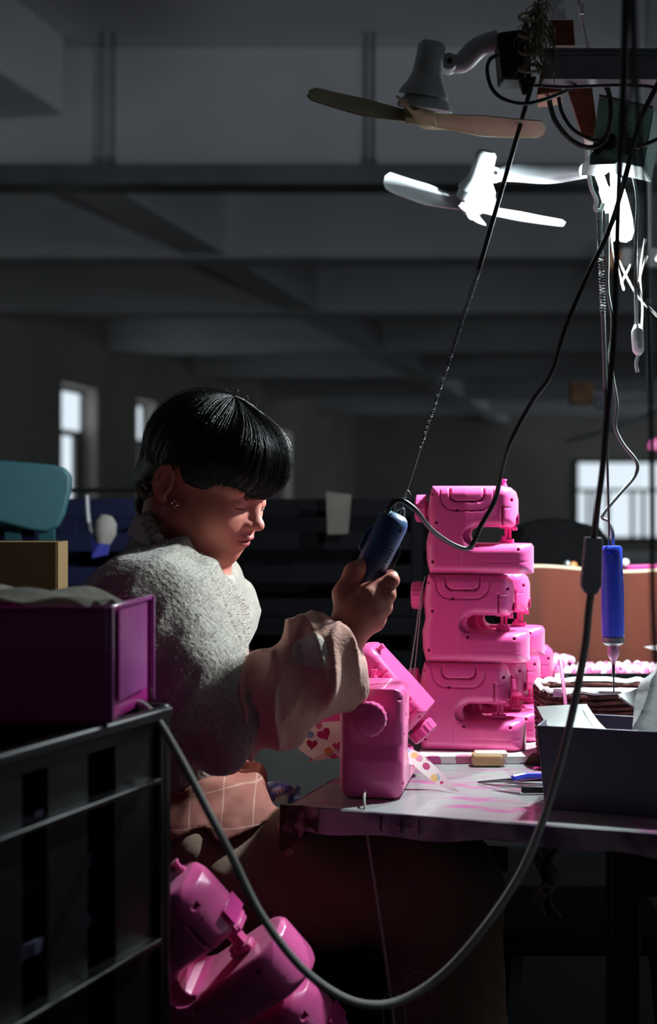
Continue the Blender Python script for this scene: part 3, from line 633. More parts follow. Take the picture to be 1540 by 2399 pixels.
# aluminium rail, wooden blocks, adaptor, twine
rl = root('metal_rail', 'grey aluminium channel rail across the upper right', 'rail', W(1400,150,1.76))
a, b = W(1274,150,1.76), W(1700,152,1.76); zz = Vector((0,0,1)); hh = 0.0185
part('web', MB().bar(a, b, 0.0365, 0.003, Vector((0,-1,0))), mat('brushed_alu', '#94979d', 0.45, metal=0.15, var=0.25, vscale=30), rl)
for sg in (-1, 1): part('flange', MB().bar(a+zz*sg*hh+Vector((0,.012,0)), b+zz*sg*hh+Vector((0,.012,0)), 0.003, 0.03, Vector((0,1,0))), MATS['brushed_alu'], rl)
part('lip', MB().bar(a+zz*0.013+Vector((0,-.002,0)), b+zz*0.013+Vector((0,-.002,0)), 0.0022, 0.004), M_STEEL, rl)
solo('wood_block', MB().prism([W(1288,106,1.80), W(1348,106,1.80), W(1344,46,1.80), W(1286,46,1.80)], (0.02,0.12,0)), M_RED, 'reddish wooden block sitting on top of the metal rail', 'wood block', bevel=0.001)
solo('wood_wedge', MB().prism([W(1258,222,1.79), W(1318,214,1.79), W(1316,150,1.79), W(1270,150,1.79)], (0.01,0.06,0)), mat('orange_wood', '#b26b43', 0.7, var=0.3, vscale=14, stretch=(6,1,1)), 'orange wooden wedge below the left end of the rail', 'wood block', bevel=0.001)
solo('wood_post', MB().prism([W(1322,184,1.82), W(1385,184,1.82), W(1398,290,1.85), W(1394,322,1.86), W(1366,322,1.86)], (0.012,0.05,0)), M_RED, 'leaning red brown wooden post hanging below the rail', 'wood post', bevel=0.001)
ad = root('power_adaptor', 'black power adaptor box strapped to the rail end', 'adaptor', W(1200,185,1.77))
part('case', MB().prism([W(1166,74,1.76), W(1226,66,1.76), W(1234,186,1.76), W(1176,184,1.76)], (0,0.045,0)), M_BLACK, ad, bevel=0.004)
part('plug', MB().lathe([(.007,0),(.007,.018),(.004,.02)], W(1226,186,1.77), (0.3,0,-1), 12), M_BLACK, ad)
solo('grey_bracket', MB().prism([W(1226,56,1.79), W(1240,54,1.79), W(1246,190,1.79), W(1236,192,1.79)], (0,0.05,0)), mat('grey_paint', '#5e605a', 0.6), 'narrow grey bracket plate beside the black adaptor', 'bracket', bevel=0.001)
tw_m = MB()
for k in range(120):
    bx_, by_ = 1262+random.gauss(0, 10), random.uniform(-5, 110); dd_ = 1.755+random.uniform(-.022,.012); p = [W(bx_, by_, dd_)]; dx = random.gauss(-1.5, 4)
    for q in range(random.randint(3, 8)):
        bx_ += dx + random.gauss(0, 3.5); by_ += random.uniform(6, 17); dx += random.gauss(0, 2)
        p.append(W(max(1204, min(1300, bx_)), min(by_, 214), dd_+random.uniform(-.006,.006)))
    tw_m.tube(spline(p, 3), random.choice((0.0004,0.0006,0.0013)), 4)
for k in range(26):
    a_ = random.uniform(0, 6.28); c_ = W(1268+random.gauss(0,9), 24+random.gauss(0,12), 1.75)
    tw_m.tube(spline([c_, c_+Vector((.006*math.cos(a_),-.004,.005*math.sin(a_))), c_+Vector((.011*math.cos(a_+.6),-.002,.009*math.sin(a_+.6)))], 4), 0.0008, 4)
tag(part('twine_bundle', tw_m, mat('frayed_twine', '#8f866e', 0.8, var=0.3), loc=W(1255,200,1.76)), 'frayed tan twine bundle tying the rail end', 'twine', kind='stuff')
tr2 = MB()
for k in range(4):
    cx2 = 1240+math.sin(k*1.3)*4; tr2.tube([W(1236+26*math.cos(2*math.pi*i/14)+6, 40+k*40+9*math.sin(2*math.pi*i/14), 1.765-0.03*math.sin(2*math.pi*i/14)) for i in range(14)], 0.0022, 6, closed=True)
solo('rope_lashing', tr2, mat('tan_rope', '#a89a7c', 0.85, bump=0.4, bscale=300), 'tan rope lashing wound round the bracket and rail end', 'rope')
solo('plastic_scrap', MB().grid(lambda u, v: W(1268+58*u, 0+44*v, 1.79+0.01*math.sin(u*7)*math.sin(v*5)), 10, 8, 0.0006), mat('clear_film', '#b9bdbb', 0.15, alpha=0.35), 'clear plastic film scrap above the wooden block', 'film')
solo('pale_pole', MB().tube([W(1348,-40,2.02), W(1380,118,2.0), W(1392,190,1.99)], 0.0035, 8).box(W(1363,22,2.0), (0.006,0.006,0.014)), M_CORDW, 'thin pale pole hanging behind the rail', 'pole')
# green box
gx = root('green_box', 'green metal control box with round sockets above the bulb', 'control box', W(1450,380,1.87))
M_GREEN = mat('green_paint', '#a8e0c4', 0.5, var=0.15, vscale=20)
q0 = [W(1404,228,1.84), W(1530,256,1.84), W(1506,392,1.84), W(1386,364,1.84)]; dv = Vector((0.03,0.085,0.0))
part('case', MB().prism(q0, dv), M_GREEN, gx, bevel=0.001)
part('side_cover', MB().prism([q0[1]+Vector((.0008,0,0)), q0[1]+dv*1.0+Vector((.0008,0,0)), q0[2]+dv+Vector((.0008,0,0)), q0[2]+Vector((.0008,0,0))], (0.001,0,0)), mat('pale_green_paint', '#b9dcd0', 0.5), gx)
part('top_edge', MB().bar(q0[0]+Vector((0,-.001,.002)), q0[1]+Vector((0,-.001,.002)), 0.004, 0.003), M_STEEL, gx)
part('lower_plate', MB().prism([W(1384,360,1.838), W(1448,378,1.838), W(1440,384,1.838), W(1382,386,1.838)], (0,0.06,0)), M_STEEL, gx)
for px, py, r_ in ((1428,332,.011),(1400,350,.007),(1472,342,.011),(1490,344,.006)):
    part('socket', MB().lathe([(r_,0),(r_,-.006),(r_*.6,-.007),(r_*.6,-.003),(0,-.003)], W(px,py,1.838)+Vector((0,.002,0)), (0,1,0), 20), M_BLACK, gx)
inkm = MB()
for k in range(4):
    for j in range(7):
        c = W(1432+j*8+random.uniform(-2,2), 280+k*8+j*1.8+random.uniform(-1.5,1.5), 1.838); inkm.tube([c, c+Vector((random.uniform(-.0025,.0025),0,random.uniform(-.0025,.0025))), c+Vector((random.uniform(-.003,.003),0,random.uniform(-.002,.002)))], 0.0004, 4)
part('faded_writing', inkm, mat('blue_ink', '#1f3a55', 0.7), gx)
# bulb
def lamp(label, top, bot, d, hold=True, aim=(-0.35, 0.62, -0.62)):
    a, b = W(*top, d), W(*bot, d); ax_ = (b-a); L_ = ax_.length; r_ = root('bulb_lamp', label, 'lamp', b, 'bare bench bulbs')
    glow = glowmat('glowing_glass', '#eefbff', 45.0)
    part('bulb', MB().lathe([(.006,L_*.02),(.0085,L_*.2),(.0125,L_*.45),(.0150,L_*.72),(.0140,L_*.88),(.009,L_*.97),(0,L_)], a, ax_, 24), glow, r_)
    part('bulb_base', MB().lathe([(.008,-L_*.06),(.0115,-L_*.04),(.0115,L_*.05),(.007,L_*.07)], a, ax_, 20), M_WHITE, r_)
    if hold:
        part('side_tube', MB().tube(spline([W(1398,392,d), W(1412,430,d), W(1428,480,d), W(1442,530,d), W(1452,560,d)], 6), [.0065]*8+[.0085]*9+[.0095]*8, 14), glow, r_, smooth=80)
        part('tube_socket', MB().prism([W(1388,384,d-.008), W(1410,384,d-.008), W(1408,406,d-.008), W(1392,406,d-.008)], (0,0.016,0)), M_WHITE, r_, bevel=0.001)
        part('socket_bar', MB().bar(W(1390,384,d), W(1452,384,d), 0.008, 0.014), M_WHITE, r_, bevel=0.001)
    li = bpy.data.lights.new('bulb_light', 'SPOT'); li.energy = LAMP_W; li.color = (0.86, 0.97, 1.0); li.shadow_soft_size = 0.014
    li.spot_size = math.radians(178); li.spot_blend = 0.35               # the lit half of the bulb faces down the bench
    lo = bpy.data.objects.new('bulb_light', li); COL.objects.link(lo); lo.parent = r_; lo.location = (a.lerp(b, 1.12) - b) + Vector((0, -0.004, -0.012))
    lo.rotation_euler = Vector(aim).to_track_quat('-Z', 'Y').to_euler()
    return r_
lamp('glaring white bulb hanging below the green control box', (1438,388), (1468,568), 2.06)
lamp('second white bulb cut off by the right picture edge', (1642,470), (1638,560), 2.60, False, (-0.1, -0.05, -1))
solo('lamp_shade', MB().lathe([(.012,.03),(.03,.025),(.085,-.09),(.083,-.092),(.028,.02),(.012,.026)], W(1642,490,2.60), n=32), M_WHITE, 'white cone lamp shade cut off by the right picture edge', 'shade')
# background stations further down the hall
for (lb, dd, rx0, rx1, ry0, ry1, bx0, bx1, by0, by1, colr) in (
    ('pale far rail with an orange block behind the bulb', 3.4, 1455, 1700, 585, 628, 1428, 1458, 588, 628, '#6a6a6a'),
    ('blurred far grey rail with a wooden block near the window', 5.6, 1388, 1700, 918, 944, 1340, 1388, 896, 946, '#8a8c94')):
    o = root('far_rail', lb, 'rail', W(rx0, ry1, dd))
    p, q = W(rx0, (ry0+ry1)/2, dd), W(rx1, (ry0+ry1)/2, dd); hgt = (ry1-ry0)/FPX*dd
    part('channel', MB().bar(p, q, hgt, 0.04, Vector((0,-1,0))), mat('far_rail_'+colr, colr, 0.5), o)
    p, q = W(bx0, by1, dd), W(bx1, by0, dd)
    part('wood_block', MB().box(((p.x+q.x)/2, dd+0.03, (p.z+q.z)/2), (abs(q.x-p.x), 0.08, abs(q.z-p.z))), mat('far_wood', '#8d6a4c', 0.7, col2='#6e3a28', vscale=20), o)
    part('drop_rod', MB().tube([W(1520, ry0, dd), Vector((W(1520, ry0, dd).x, dd, CEILZ))], 0.008, 8), M_STEEL, o)
fan('blurred grey fan hanging below the far rail', W(1442,1000,5.4), (-0.35,-0.1,1), 0.2, ((170,1),(-10,1),(80,1),(-100,1)), ((1410,955,5.5),(1405,945,5.5),(1402,935,5.55)), 0.02, mat('far_fan_grey','#7d8088',0.5), mat('far_fan_grey','#7d8088',0.5), 0.4, 1.0)
solo('pink_lamp_shade', MB().lathe([(.004,.02),(.012,.012),(.016,0),(.012,-.012),(.005,-.014)], W(1532,1045,3.4), (0.2,0,1), 18), mat('pink_shade', '#c25a90', 0.4), 'small pink shade at the right edge above the window', 'shade')
# ---- cords
cable('power_cable', 'black cord looping from the driver in the hand up past the pink stack', 'cord',
      ((905,1215,1.835),(915,1186,1.83),(940,1172,1.825),(975,1196,1.83),(1010,1240,1.86),(1060,1275,1.90),(1098,1285,1.92),(1114,1262,1.93),(1126,1234,1.93),(1160,1172,1.93),(1173,1115,1.92),(1195,1040,1.90),(1245,945,1.88),(1292,876,1.86),(1325,770,1.84),(1380,640,1.82),(1424,548,1.80),(1462,430,1.78),(1498,290,1.76),(1545,190,1.74)), 0.0034, M_CORDB, n=10)
cable('rail_cord', 'black cord running level below the metal rail', 'cord', ((1252,200,1.745),(1320,204,1.745),(1400,201,1.745),(1480,200,1.745),(1560,206,1.745)), 0.0022, M_CORDB)
cable('adaptor_cord', 'black cord looping out of the adaptor box', 'cord', ((1166,128,1.76),(1148,140,1.755),(1142,165,1.755),(1152,205,1.755),(1180,232,1.755),(1230,243,1.755),(1290,228,1.76),(1340,205,1.775),(1360,185,1.79)), 0.0025, M_CORDB)
cable('fuzzy_cord', 'dusty grey cord hanging in a wide loop before the green box', 'cord', ((1285,226,1.80),(1300,280,1.805),(1335,325,1.81),(1375,345,1.81),(1410,336,1.81),(1428,300,1.81),(1432,250,1.81),(1422,205,1.81),(1400,186,1.80)), 0.0034, mat('dusty_cord', '#6b6966', 0.9, col2='#2a2a2b', vscale=60, bump=0.5, bscale=300))
cable('loop_cord', 'thin black cord loop inside the dusty loop', 'cord', ((1308,220,1.815),(1318,265,1.82),(1345,305,1.825),(1390,328,1.83),(1425,332,1.835)), 0.0026, M_CORDB)
cable('socket_cord', 'black cord leaving the green box to the right edge', 'cord', ((1492,346,1.82),(1515,338,1.81),(1560,318,1.80)), 0.003, M_CORDB)
# spring balancer of the driver in the hand
sb = root('spring_balancer', 'dark rod and long coil spring carrying the driver in the hand', 'spring', W(950,1160,1.835))
part('rod', MB().tube([W(1252,180,1.765), W(1122,632,1.80)], 0.0031, 10), mat('dark_rod', '#3a393a', 0.4, metal=0.3), sb)
def coil(p, q, r0, r1, turns, wr, n_=9):
    x, y, z = frame_from(q-p); N = turns*n_
    return MB().tube([p.lerp(q, i/N) + (x*math.cos(2*math.pi*i/n_) + y*math.sin(2*math.pi*i/n_))*(r0+(r1-r0)*i/N) for i in range(N+1)], wr, 4)
part('coil_spring', coil(W(1122,632,1.80), W(985,1050,1.828), 0.0030, 0.0017, 95, 0.0005), M_DARKMETAL, sb)
part('wire', MB().tube([W(985,1050,1.828), W(950,1162,1.835)], 0.0012, 6), M_STEEL, sb)
part('knot', MB().tube(spline([W(944,1158,1.83), W(956,1150,1.828), W(962,1164,1.83), W(946,1166,1.828), W(952,1152,1.83), W(966,1168,1.83)], 5), 0.0009, 5).tube([W(950,1162,1.835), W(936,1215,1.84)], 0.0007, 5).tube([W(950,1162,1.835), W(922,1208,1.84)], 0.0007, 5), M_STEEL, sb)
# balancer and cord of the blue driver
s2 = root('spring_balancer', 'pale spring and tube holding the hanging blue driver', 'spring', W(1428,1270,1.985))
part('hook', MB().tube(spline([W(1376,350,1.94), W(1380,400,1.95), W(1386,440,1.96), W(1398,468,1.97), W(1396,490,1.975), W(1408,492,1.98), W(1414,476,1.98)], 6), 0.0032, 8), M_WHITE, s2)
part('coil_spring', coil(W(1405,495,1.98), W(1408,600,1.982), 0.0036, 0.0036, 34, 0.0011), M_CHROME, s2)
part('coil_spring', coil(W(1408,600,1.982), W(1413,735,1.983), 0.0036, 0.0036, 20, 0.0010), M_CHROME, s2)
part('tube', MB().tube([W(1413,730,1.983), W(1418,880,1.984), W(1419,910,1.984)], 0.0033, 10), mat('pale_tube', '#a9adac', 0.45), s2)
part('coil_spring', coil(W(1419,910,1.984), W(1422,1000,1.984), 0.0027, 0.0022, 36, 0.0008), M_STEEL, s2)
part('wire', MB().tube([W(1422,1000,1.984), W(1424,1100,1.985), W(1428,1255,1.985)], 0.0018, 6).tube([W(1428,1240,1.985), W(1426,1280,1.985)], 0.001, 6), M_STEEL, s2)
cable('driver_cord', 'pale cord snaking down to the blue driver', 'cord', ((1424,500,2.0),(1424,600,2.0),(1424,680,2.0),(1434,740,2.0),(1434,790,2.0),(1428,835,2.0),(1436,885,2.0),(1446,950,2.0),(1442,1000,2.0),(1460,1040,2.0),(1492,1082,2.0),(1488,1115,2.0),(1450,1160,2.0),(1412,1208,2.0),(1428,1222,1.995),(1436,1245,1.99),(1437,1285,1.988)), 0.0026, mat('pale_cord', '#8f9696', 0.4))
bd = root('electric_screwdriver', 'bright blue electric screwdriver hanging point down above the basket', 'screwdriver', W(1438,1600,1.985))
a, b = W(1434,1278,1.985), W(1437,1492,1.985); L_ = (b-a).length
M_BLUE = mat('blue_plastic', '#3a56f2', 0.35, var=0.06)
part('body', MB().lathe([(.0,0),(.0125,.0005),(.0148,.004),(.0152,L_*.3),(.0162,L_*.45),(.0163,L_*.96),(.015,L_)], a, b-a, 28), M_BLUE, bd)
part('lever', MB().prism([W(1444,1280,1.975), W(1452,1290,1.975), W(1462,1348,1.975), W(1456,1360,1.975), W(1446,1340,1.975)], (0,0.012,0)), M_BLUE, bd, bevel=0.002)
part('label_panel', MB().box(W(1430,1310,1.9688), (0.012,0.001,0.016)), mat('blue_plastic_light', '#4058e0', 0.4), bd)
part('collar', MB().lathe([(.0165,0),(.0165,.008),(.011,.012),(.0075,.013)], b, b-a, 24), M_STEEL, bd)
part('chuck', MB().lathe([(.0075,.012),(.0085,.016),(.0085,.026),(.006,.031),(.003,.036),(.003,.04)], b, b-a, 16), mat('pink_chuck', '#c890b4', 0.3, metal=0.4), bd)
part('bit', MB().lathe([(.0022,.036),(.0022,.055),(.0011,.06),(.0011,.092),(0,.093)], b, b-a, 10), M_DARKMETAL, bd)
# grey inline-switch cable hanging in front
cb_ = root('extension_cable', 'long grey cable with inline switch sagging across the front', 'cable', W(1388,1390,1.6))
part('cord', MB().tube(spline([W(*p) for p in ((1466,-20,1.3),(1462,180,1.32),(1452,400,1.36),(1444,640,1.40),(1438,800,1.44),(1424,960,1.48),(1412,1100,1.52),(1400,1190,1.55),(1392,1262,1.58))], 8), 0.0036, 8), M_CORDM, cb_)
part('inline_switch', MB().prism([W(1374,1258,1.575), W(1414,1260,1.575), W(1412,1372,1.575), W(1400,1394,1.575), W(1374,1392,1.575), W(1363,1374,1.575)], (0,0.014,0)), mat('switch_grey', '#d0d0d5', 0.5), cb_, bevel=0.002)
part('cord', MB().tube(spline([W(*p) for p in ((1386,1385,1.58),(1380,1430,1.58),(1372,1510,1.575),(1352,1620,1.57),(1325,1740,1.56),(1292,1860,1.54),(1262,1950,1.52),(1212,2060,1.50),(1130,2180,1.48),(1040,2280,1.47),(950,2340,1.46),(870,2355,1.45),(790,2330,1.45),(700,2260,1.45),(610,2140,1.45),(545,2010,1.45),(490,1905,1.45),(430,1790,1.455),(375,1695,1.46),(340,1655,1.47),(312,1648,1.48))], 8), 0.0045, 8), M_CORDG, cb_)
for i, (pts, r_, m_, lb) in enumerate((
    (((1474,-20,1.12),(1482,110,1.12),(1478,220,1.12),(1466,300,1.12),(1480,345,1.12),(1492,420,1.12),(1490,560,1.12),(1486,640,1.12),(1502,690,1.12),(1550,752,1.12)), 0.0021, M_CORDM, 'dark cord bending to the right edge below the bulb'),
    (((1486,-20,1.15),(1490,120,1.15),(1495,250,1.15),(1504,360,1.15),(1512,480,1.15),(1514,640,1.15),(1522,800,1.15),(1527,1000,1.15),(1529,1200,1.15),(1530,1400,1.15),(1537,1560,1.15)), 0.0024, M_CORDM, 'dark cord hanging straight down beside the right edge'),
    (((1470,250,1.2),(1462,330,1.2),(1450,420,1.2),(1452,500,1.2)), 0.0018, M_CORDM, 'short dark cord crossing the glare of the bulb'))):
    cable('hanging_cable', lb, 'cord', pts, r_, m_, 'hanging cords')
sw = root('cord_switch', 'white cord with a rounded inline switch hanging below the bulb', 'switch', W(1492,868,2.0))
part('cord', MB().tube(spline([W(*p) for p in ((1482,400,2.02),(1494,470,2.02),(1490,560,2.01),(1490,660,2.0),(1492,768,2.0))], 8), 0.0028, 8), M_CORDW, sw)
A = [W(1493,760,1.998), W(1494,775,1.998), W(1495,800,1.998), W(1496,822,1.998), W(1496,832,1.998)]
sc_ = part('switch_case', MB().tube(A, [0.004,0.0085,0.0092,0.0085,0.004], 16), M_WHITE, sw, smooth=70)
part('rocker', MB().box(W(1499,808,1.989), (0.008,0.003,0.012)), M_WHITE, sc_, bevel=0.001)
part('tail', MB().tube(spline([W(1496,830,2.0), W(1491,852,2.0), W(1494,872,2.0)], 4), 0.0026, 8), M_CORDW, sw)
for i, (pts, lb) in enumerate((((( 1432,540,2.4),(1440,600,2.4),(1462,680,2.4)), 'thin white string end left of the switch cord'), (((1450,610,2.4),(1472,655,2.4),(1500,700,2.4),(1545,745,2.4)), 'white string slanting to the right edge'), (((1478,620,2.4),(1455,665,2.4)), 'short white string crossing leftwards'), (((1512,560,2.4),(1500,640,2.4),(1506,720,2.4),(1502,790,2.4)), 'thin grey string right of the white switch'), (((1516,600,2.4),(1496,660,2.4)), 'short white string tip near the right edge'))):
    cable('string', lb, 'string', pts, 0.0016, M_CORDG, 'strings behind the bulb')
cable('thread', 'thin pale thread hanging from the upright machine past the heap', 'thread', ((856,1852,1.765),(854,1880,1.74),(862,1960,1.72),(880,2080,1.72),(895,2180,1.72),(910,2290,1.72),(926,2420,1.72)), 0.0017, mat('pale_thread', '#a8a29a', 0.7))
for i, (pts, lb) in enumerate(((((900,2420,1.66),(898,2345,1.66),(925,2325,1.66),(948,2360,1.66),(950,2420,1.66)), 'thin wire loop beside the black bucket'), (((950,2300,1.7),(975,2274,1.7),(1005,2290,1.7),(1010,2330,1.7)), 'small arched wire above the black bucket'))):
    cable('wire_loop', lb, 'wire', pts, 0.0009, M_STEEL, 'wire loops')
solo('white_thread', MB().tube(spline([W(997,1350,2.09), W(985,1400,2.085), W(975,1480,2.08), W(958,1590,2.075)], 6), 0.0009, 5).tube(spline([W(990,1380,2.09), W(982,1470,2.085), W(970,1590,2.08)], 6), 0.0009, 5), M_CORDG, 'two pale threads hanging down the left of the pink stack', 'thread')
# ================================================================== left foreground and background goods
CU = Vector((0.415, 1, 0)).normalized(); CN = Vector((CU.y, -CU.x, 0))      # crate side: along it, out of it
C0 = Vector((W(398,1640,1.5).x, 1.5, 0)); CZ = 0.918
def K(s, o, z): return C0 - CU*s + CN*o + Vector((0,0,z))
M_CRATE = mat('black_crate_plastic', '#060608', 0.4, var=0.2, spec=0.3); M_CRIN = mat('navy_crate_lattice', '#5a5a72', 0.5, var=0.2)
cr = root('black_crate', 'tall black slatted plastic crate in the left foreground', 'crate', K(0.3,-0.2,0))
LEN, WID = 0.62, 0.42
part('top_rim', MB().bar(K(0.012,0.004,CZ-0.007), K(LEN,0.004,CZ-0.007), 0.016, 0.014), M_CRATE, cr, bevel=0.004, seg=3)
part('top_rim', MB().bar(K(LEN,-WID,CZ-0.007), K(0.012,-WID,CZ-0.007), 0.016, 0.014), M_CRATE, cr, bevel=0.004)
part('top_rim', MB().bar(K(0.004,0.0,CZ-0.007), K(0.004,-WID,CZ-0.007), 0.016, 0.014), M_CRATE, cr, bevel=0.004)
part('corner_post', MB().tube([K(0.014,-0.012,0.0), K(0.014,-0.012,CZ-0.004)], 0.018, 16), M_CRATE, cr)
part('corner_post', MB().tube([K(0.03,0.002,0.0), K(0.03,0.002,CZ-0.012)], 0.006, 8), M_CRATE, cr)
part('rim_band', MB().bar(K(0.03,0.0,CZ-0.016), K(LEN,0.0,CZ-0.016), 0.004, 0.022, ), M_CRATE, cr)
sl = [(0.035,0.115),(0.165,0.235),(0.275,0.345),(0.385,0.46),(0.50,0.60)]
for s0_, s1_ in sl:
    part('upright_slat', MB().bar(K((s0_+s1_)/2,-0.002,0.01), K((s0_+s1_)/2,-0.002,CZ-0.012), s1_-s0_, 0.006, CN), M_CRATE, cr, bevel=0.002)
for z in (CZ-0.075, CZ-0.245, CZ-0.42, CZ-0.60):
    part('cross_rib', MB().bar(K(0.045,0.006,z), K(LEN,0.006,z), 0.020, 0.006), M_CRATE, cr, bevel=0.0015)
for s0_ in (0.140, 0.255, 0.365, 0.48):
    part('lattice_bar', MB().bar(K(s0_-0.012,-0.03,0.02), K(s0_-0.012,-0.03,CZ-0.03), 0.010, 0.006, CN), M_CRIN, cr)
    part('lattice_bar', MB().bar(K(s0_+0.014,-0.03,0.02), K(s0_+0.014,-0.03,CZ-0.03), 0.010, 0.006, CN), M_CRIN, cr)
for k in range(14):
    z = 0.03+k*0.062
    part('lattice_rung', MB().bar(K(0.04,-0.028,z), K(LEN,-0.028,z), 0.006, 0.012), M_CRIN, cr)
part('far_side', MB().bar(K(0.04,-WID,CZ/2), K(LEN,-WID,CZ/2), 0.006, CZ-0.03), M_CRATE, cr)
part('far_side', MB().bar(K(0.002,-0.02,CZ/2), K(0.002,-WID,CZ/2), 0.006, CZ-0.03), M_CRATE, cr)
part('crate_lid', MB().prism([K(0.02,-0.02,CZ-0.016), K(LEN,-0.02,CZ-0.016), K(LEN,-WID+0.02,CZ-0.016), K(0.02,-WID+0.02,CZ-0.016)], (0,0,0.006)), M_CRATE, cr)
# magenta bin standing on it
M_MAG = mat('magenta_plastic', '#b02a86', 0.3, var=0.1, coat=0.3); M_MAGL = mat('magenta_label_pocket', '#b558a6', 0.22, var=0.15, vscale=14, coat=0.4)
mb_ = root('magenta_bin', 'dark magenta plastic parts bin standing on the black crate', 'bin', Vector((-0.32,1.4,0.925)))
e = W(250,1680,1.36); f = W(352,1622,1.53); z0 = CZ+0.001; z1 = W(250,1425,1.36).z
E_ = Vector((e.x,1.36,0)); F_ = Vector((f.x,1.53,0)); sd = (E_-F_).normalized(); lf = Vector((-0.985,-0.05,0)); BL = 0.34
def slab(a, b, t): 
    n_ = (b-a).cross(Vector((0,0,1))).normalized(); return MB().prism([a+Vector((0,0,z0)), b+Vector((0,0,z0)), b+Vector((0,0,z1)), a+Vector((0,0,z1))], n_*t)
part('front_panel', slab(E_+lf*BL, E_, -0.003), M_MAG, mb_, bevel=0.0008)
part('back_panel', slab(F_+lf*BL, F_, 0.003), M_MAG, mb_, bevel=0.0008)
part('end_panel', slab(E_, F_, -0.003), M_MAG, mb_, bevel=0.0008)
part('end_panel', slab(E_+lf*BL, F_+lf*BL, -0.003), M_MAG, mb_)
part('base', MB().prism([E_+Vector((0,0,z0)), F_+Vector((0,0,z0)), F_+lf*BL+Vector((0,0,z0)), E_+lf*BL+Vector((0,0,z0))], (0,0,0.003)), M_MAG, mb_)
nn = Vector((0.96,-0.2,0)); 
part('label_pocket', MB().prism([E_.lerp(F_,0.17)+Vector((0.003,0,z0+0.018)), E_.lerp(F_,0.80)+Vector((0.003,0,z0+0.018)), E_.lerp(F_,0.80)+Vector((0.003,0,z1-0.004)), E_.lerp(F_,0.17)+Vector((0.003,0,z1-0.004))], (0.002,0,0)), M_MAGL, mb_)
for t_ in (0.02, 0.98): part('corner_rib', MB().bar(E_.lerp(F_,t_)+Vector((0.003,0,z0)), E_.lerp(F_,t_)+Vector((0.003,0,z1+0.002)), 0.006, 0.006), M_MAGL, mb_, bevel=0.001)
part('rim', MB().bar(E_+Vector((0.001,0,z1)), F_+Vector((0.001,0,z1)), 0.006, 0.005), M_MAGL, mb_, bevel=0.001)
part('rim', MB().bar(E_+lf*BL+Vector((0,0,z1)), E_+Vector((0,0,z1)), 0.006, 0.004), M_MAG, mb_, bevel=0.001)
fn = lambda u, v: E_.lerp(F_, 0.05+0.8*v) + lf*(0.02+u*0.30) + Vector((0,0,z1-0.006+0.016*math.sin(u*2.6+0.3)+0.005*math.sin(u*21+v*5)+0.004*math.sin(v*13+u*9)))
solo('plastic_bag', MB().grid(fn, 40, 16, 0.0008), mat('cloudy_film', '#aaa79a', 0.3, alpha=0.75, bump=0.6, bscale=30), 'crumpled cloudy plastic bag lying in the magenta bin', 'bag')
# teal chair, tan carton
ch = root('teal_chair', 'teal plastic chair turned away behind the magenta bin', 'chair', Vector((-0.72,2.75,0)))
M_TEAL = mat('teal_plastic', '#1b4950', 0.6, var=0.08, vscale=30, bump=0.1, bscale=200)
TD_ = 2.7
poly = [(-130,1072),(0,1078),(60,1083),(120,1088),(150,1095),(165,1115),(164,1150),(150,1205),(135,1235),(110,1247),(70,1243),(0,1225),(-130,1212)]
part('backrest', MB().prism([W(x,y,TD_+0.0002*(x-20)) for x,y in poly], (0,0.02,0)), M_TEAL, ch, bevel=0.006, seg=3)
part('seat', MB().prism([Vector((-0.92,2.74,0.45)), Vector((-0.52,2.74,0.45)), Vector((-0.50,3.14,0.45)), Vector((-0.94,3.14,0.45))], (0,0,0.025)), M_TEAL, ch, bevel=0.008)
for x, y in ((-0.90,2.76),(-0.54,2.76),(-0.90,3.12),(-0.54,3.12)): part('leg', MB().tube([(x,y,0),(x,y,0.452)], 0.012, 10), M_DARKMETAL, ch)
for px in (30, 110): part('back_support', MB().bar(W(px,1210,TD_+0.03), Vector((W(px,1300,TD_).x,2.74,0.46)), 0.03, 0.012, Vector((0,1,0))), M_TEAL, ch)
tb = root('tan_carton', 'plain tan carton below the teal chair back', 'carton', W(60,1420,2.1))
xa_, xb_ = W(-160,1300,2.1).x, W(132,1300,2.1).x; zt_ = W(0,1270,2.1).z
M_TAN = mat('tan_card', '#6e5430', 0.85, var=0.08)
part('front_panel', MB().box(((xa_+xb_)/2,2.1,zt_-0.10), (xb_-xa_,0.005,0.20)), M_TAN, tb); part('side_panel', MB().box((xb_,2.14,zt_-0.10), (0.005,0.08,0.20)), M_TAN, tb)
part('top_panel', MB().box(((xa_+xb_)/2,2.14,zt_-0.003), (xb_-xa_,0.08,0.005)), M_TAN, tb); part('back_panel', MB().box(((xa_+xb_)/2,2.18,zt_-0.10), (xb_-xa_,0.005,0.20)), M_TAN, tb)
st = root('packing_stand', 'low dark stand under the tan carton', 'stand', (W(0,1300,2.2).x,2.2,0))
part('stand_top', MB().box(((xa_+xb_)/2,2.2,zt_-0.215), (xb_-xa_+0.02,0.24,0.025)), M_BLACK, st)
for x in (xa_+0.02, xb_-0.02):
    for y in (2.1, 2.3): part('leg', MB().bar((x,y,0),(x,y,zt_-0.226), 0.02, 0.02), M_BLACK, st)
solo('cord_scrap', MB().tube(spline([W(-20,1412,1.9), W(30,1398,1.9), W(70,1392,1.92)], 6), 0.004, 8), mat('salmon_cord', '#c98872', 0.5), 'salmon coloured strip edge above the plastic bag', 'strip')
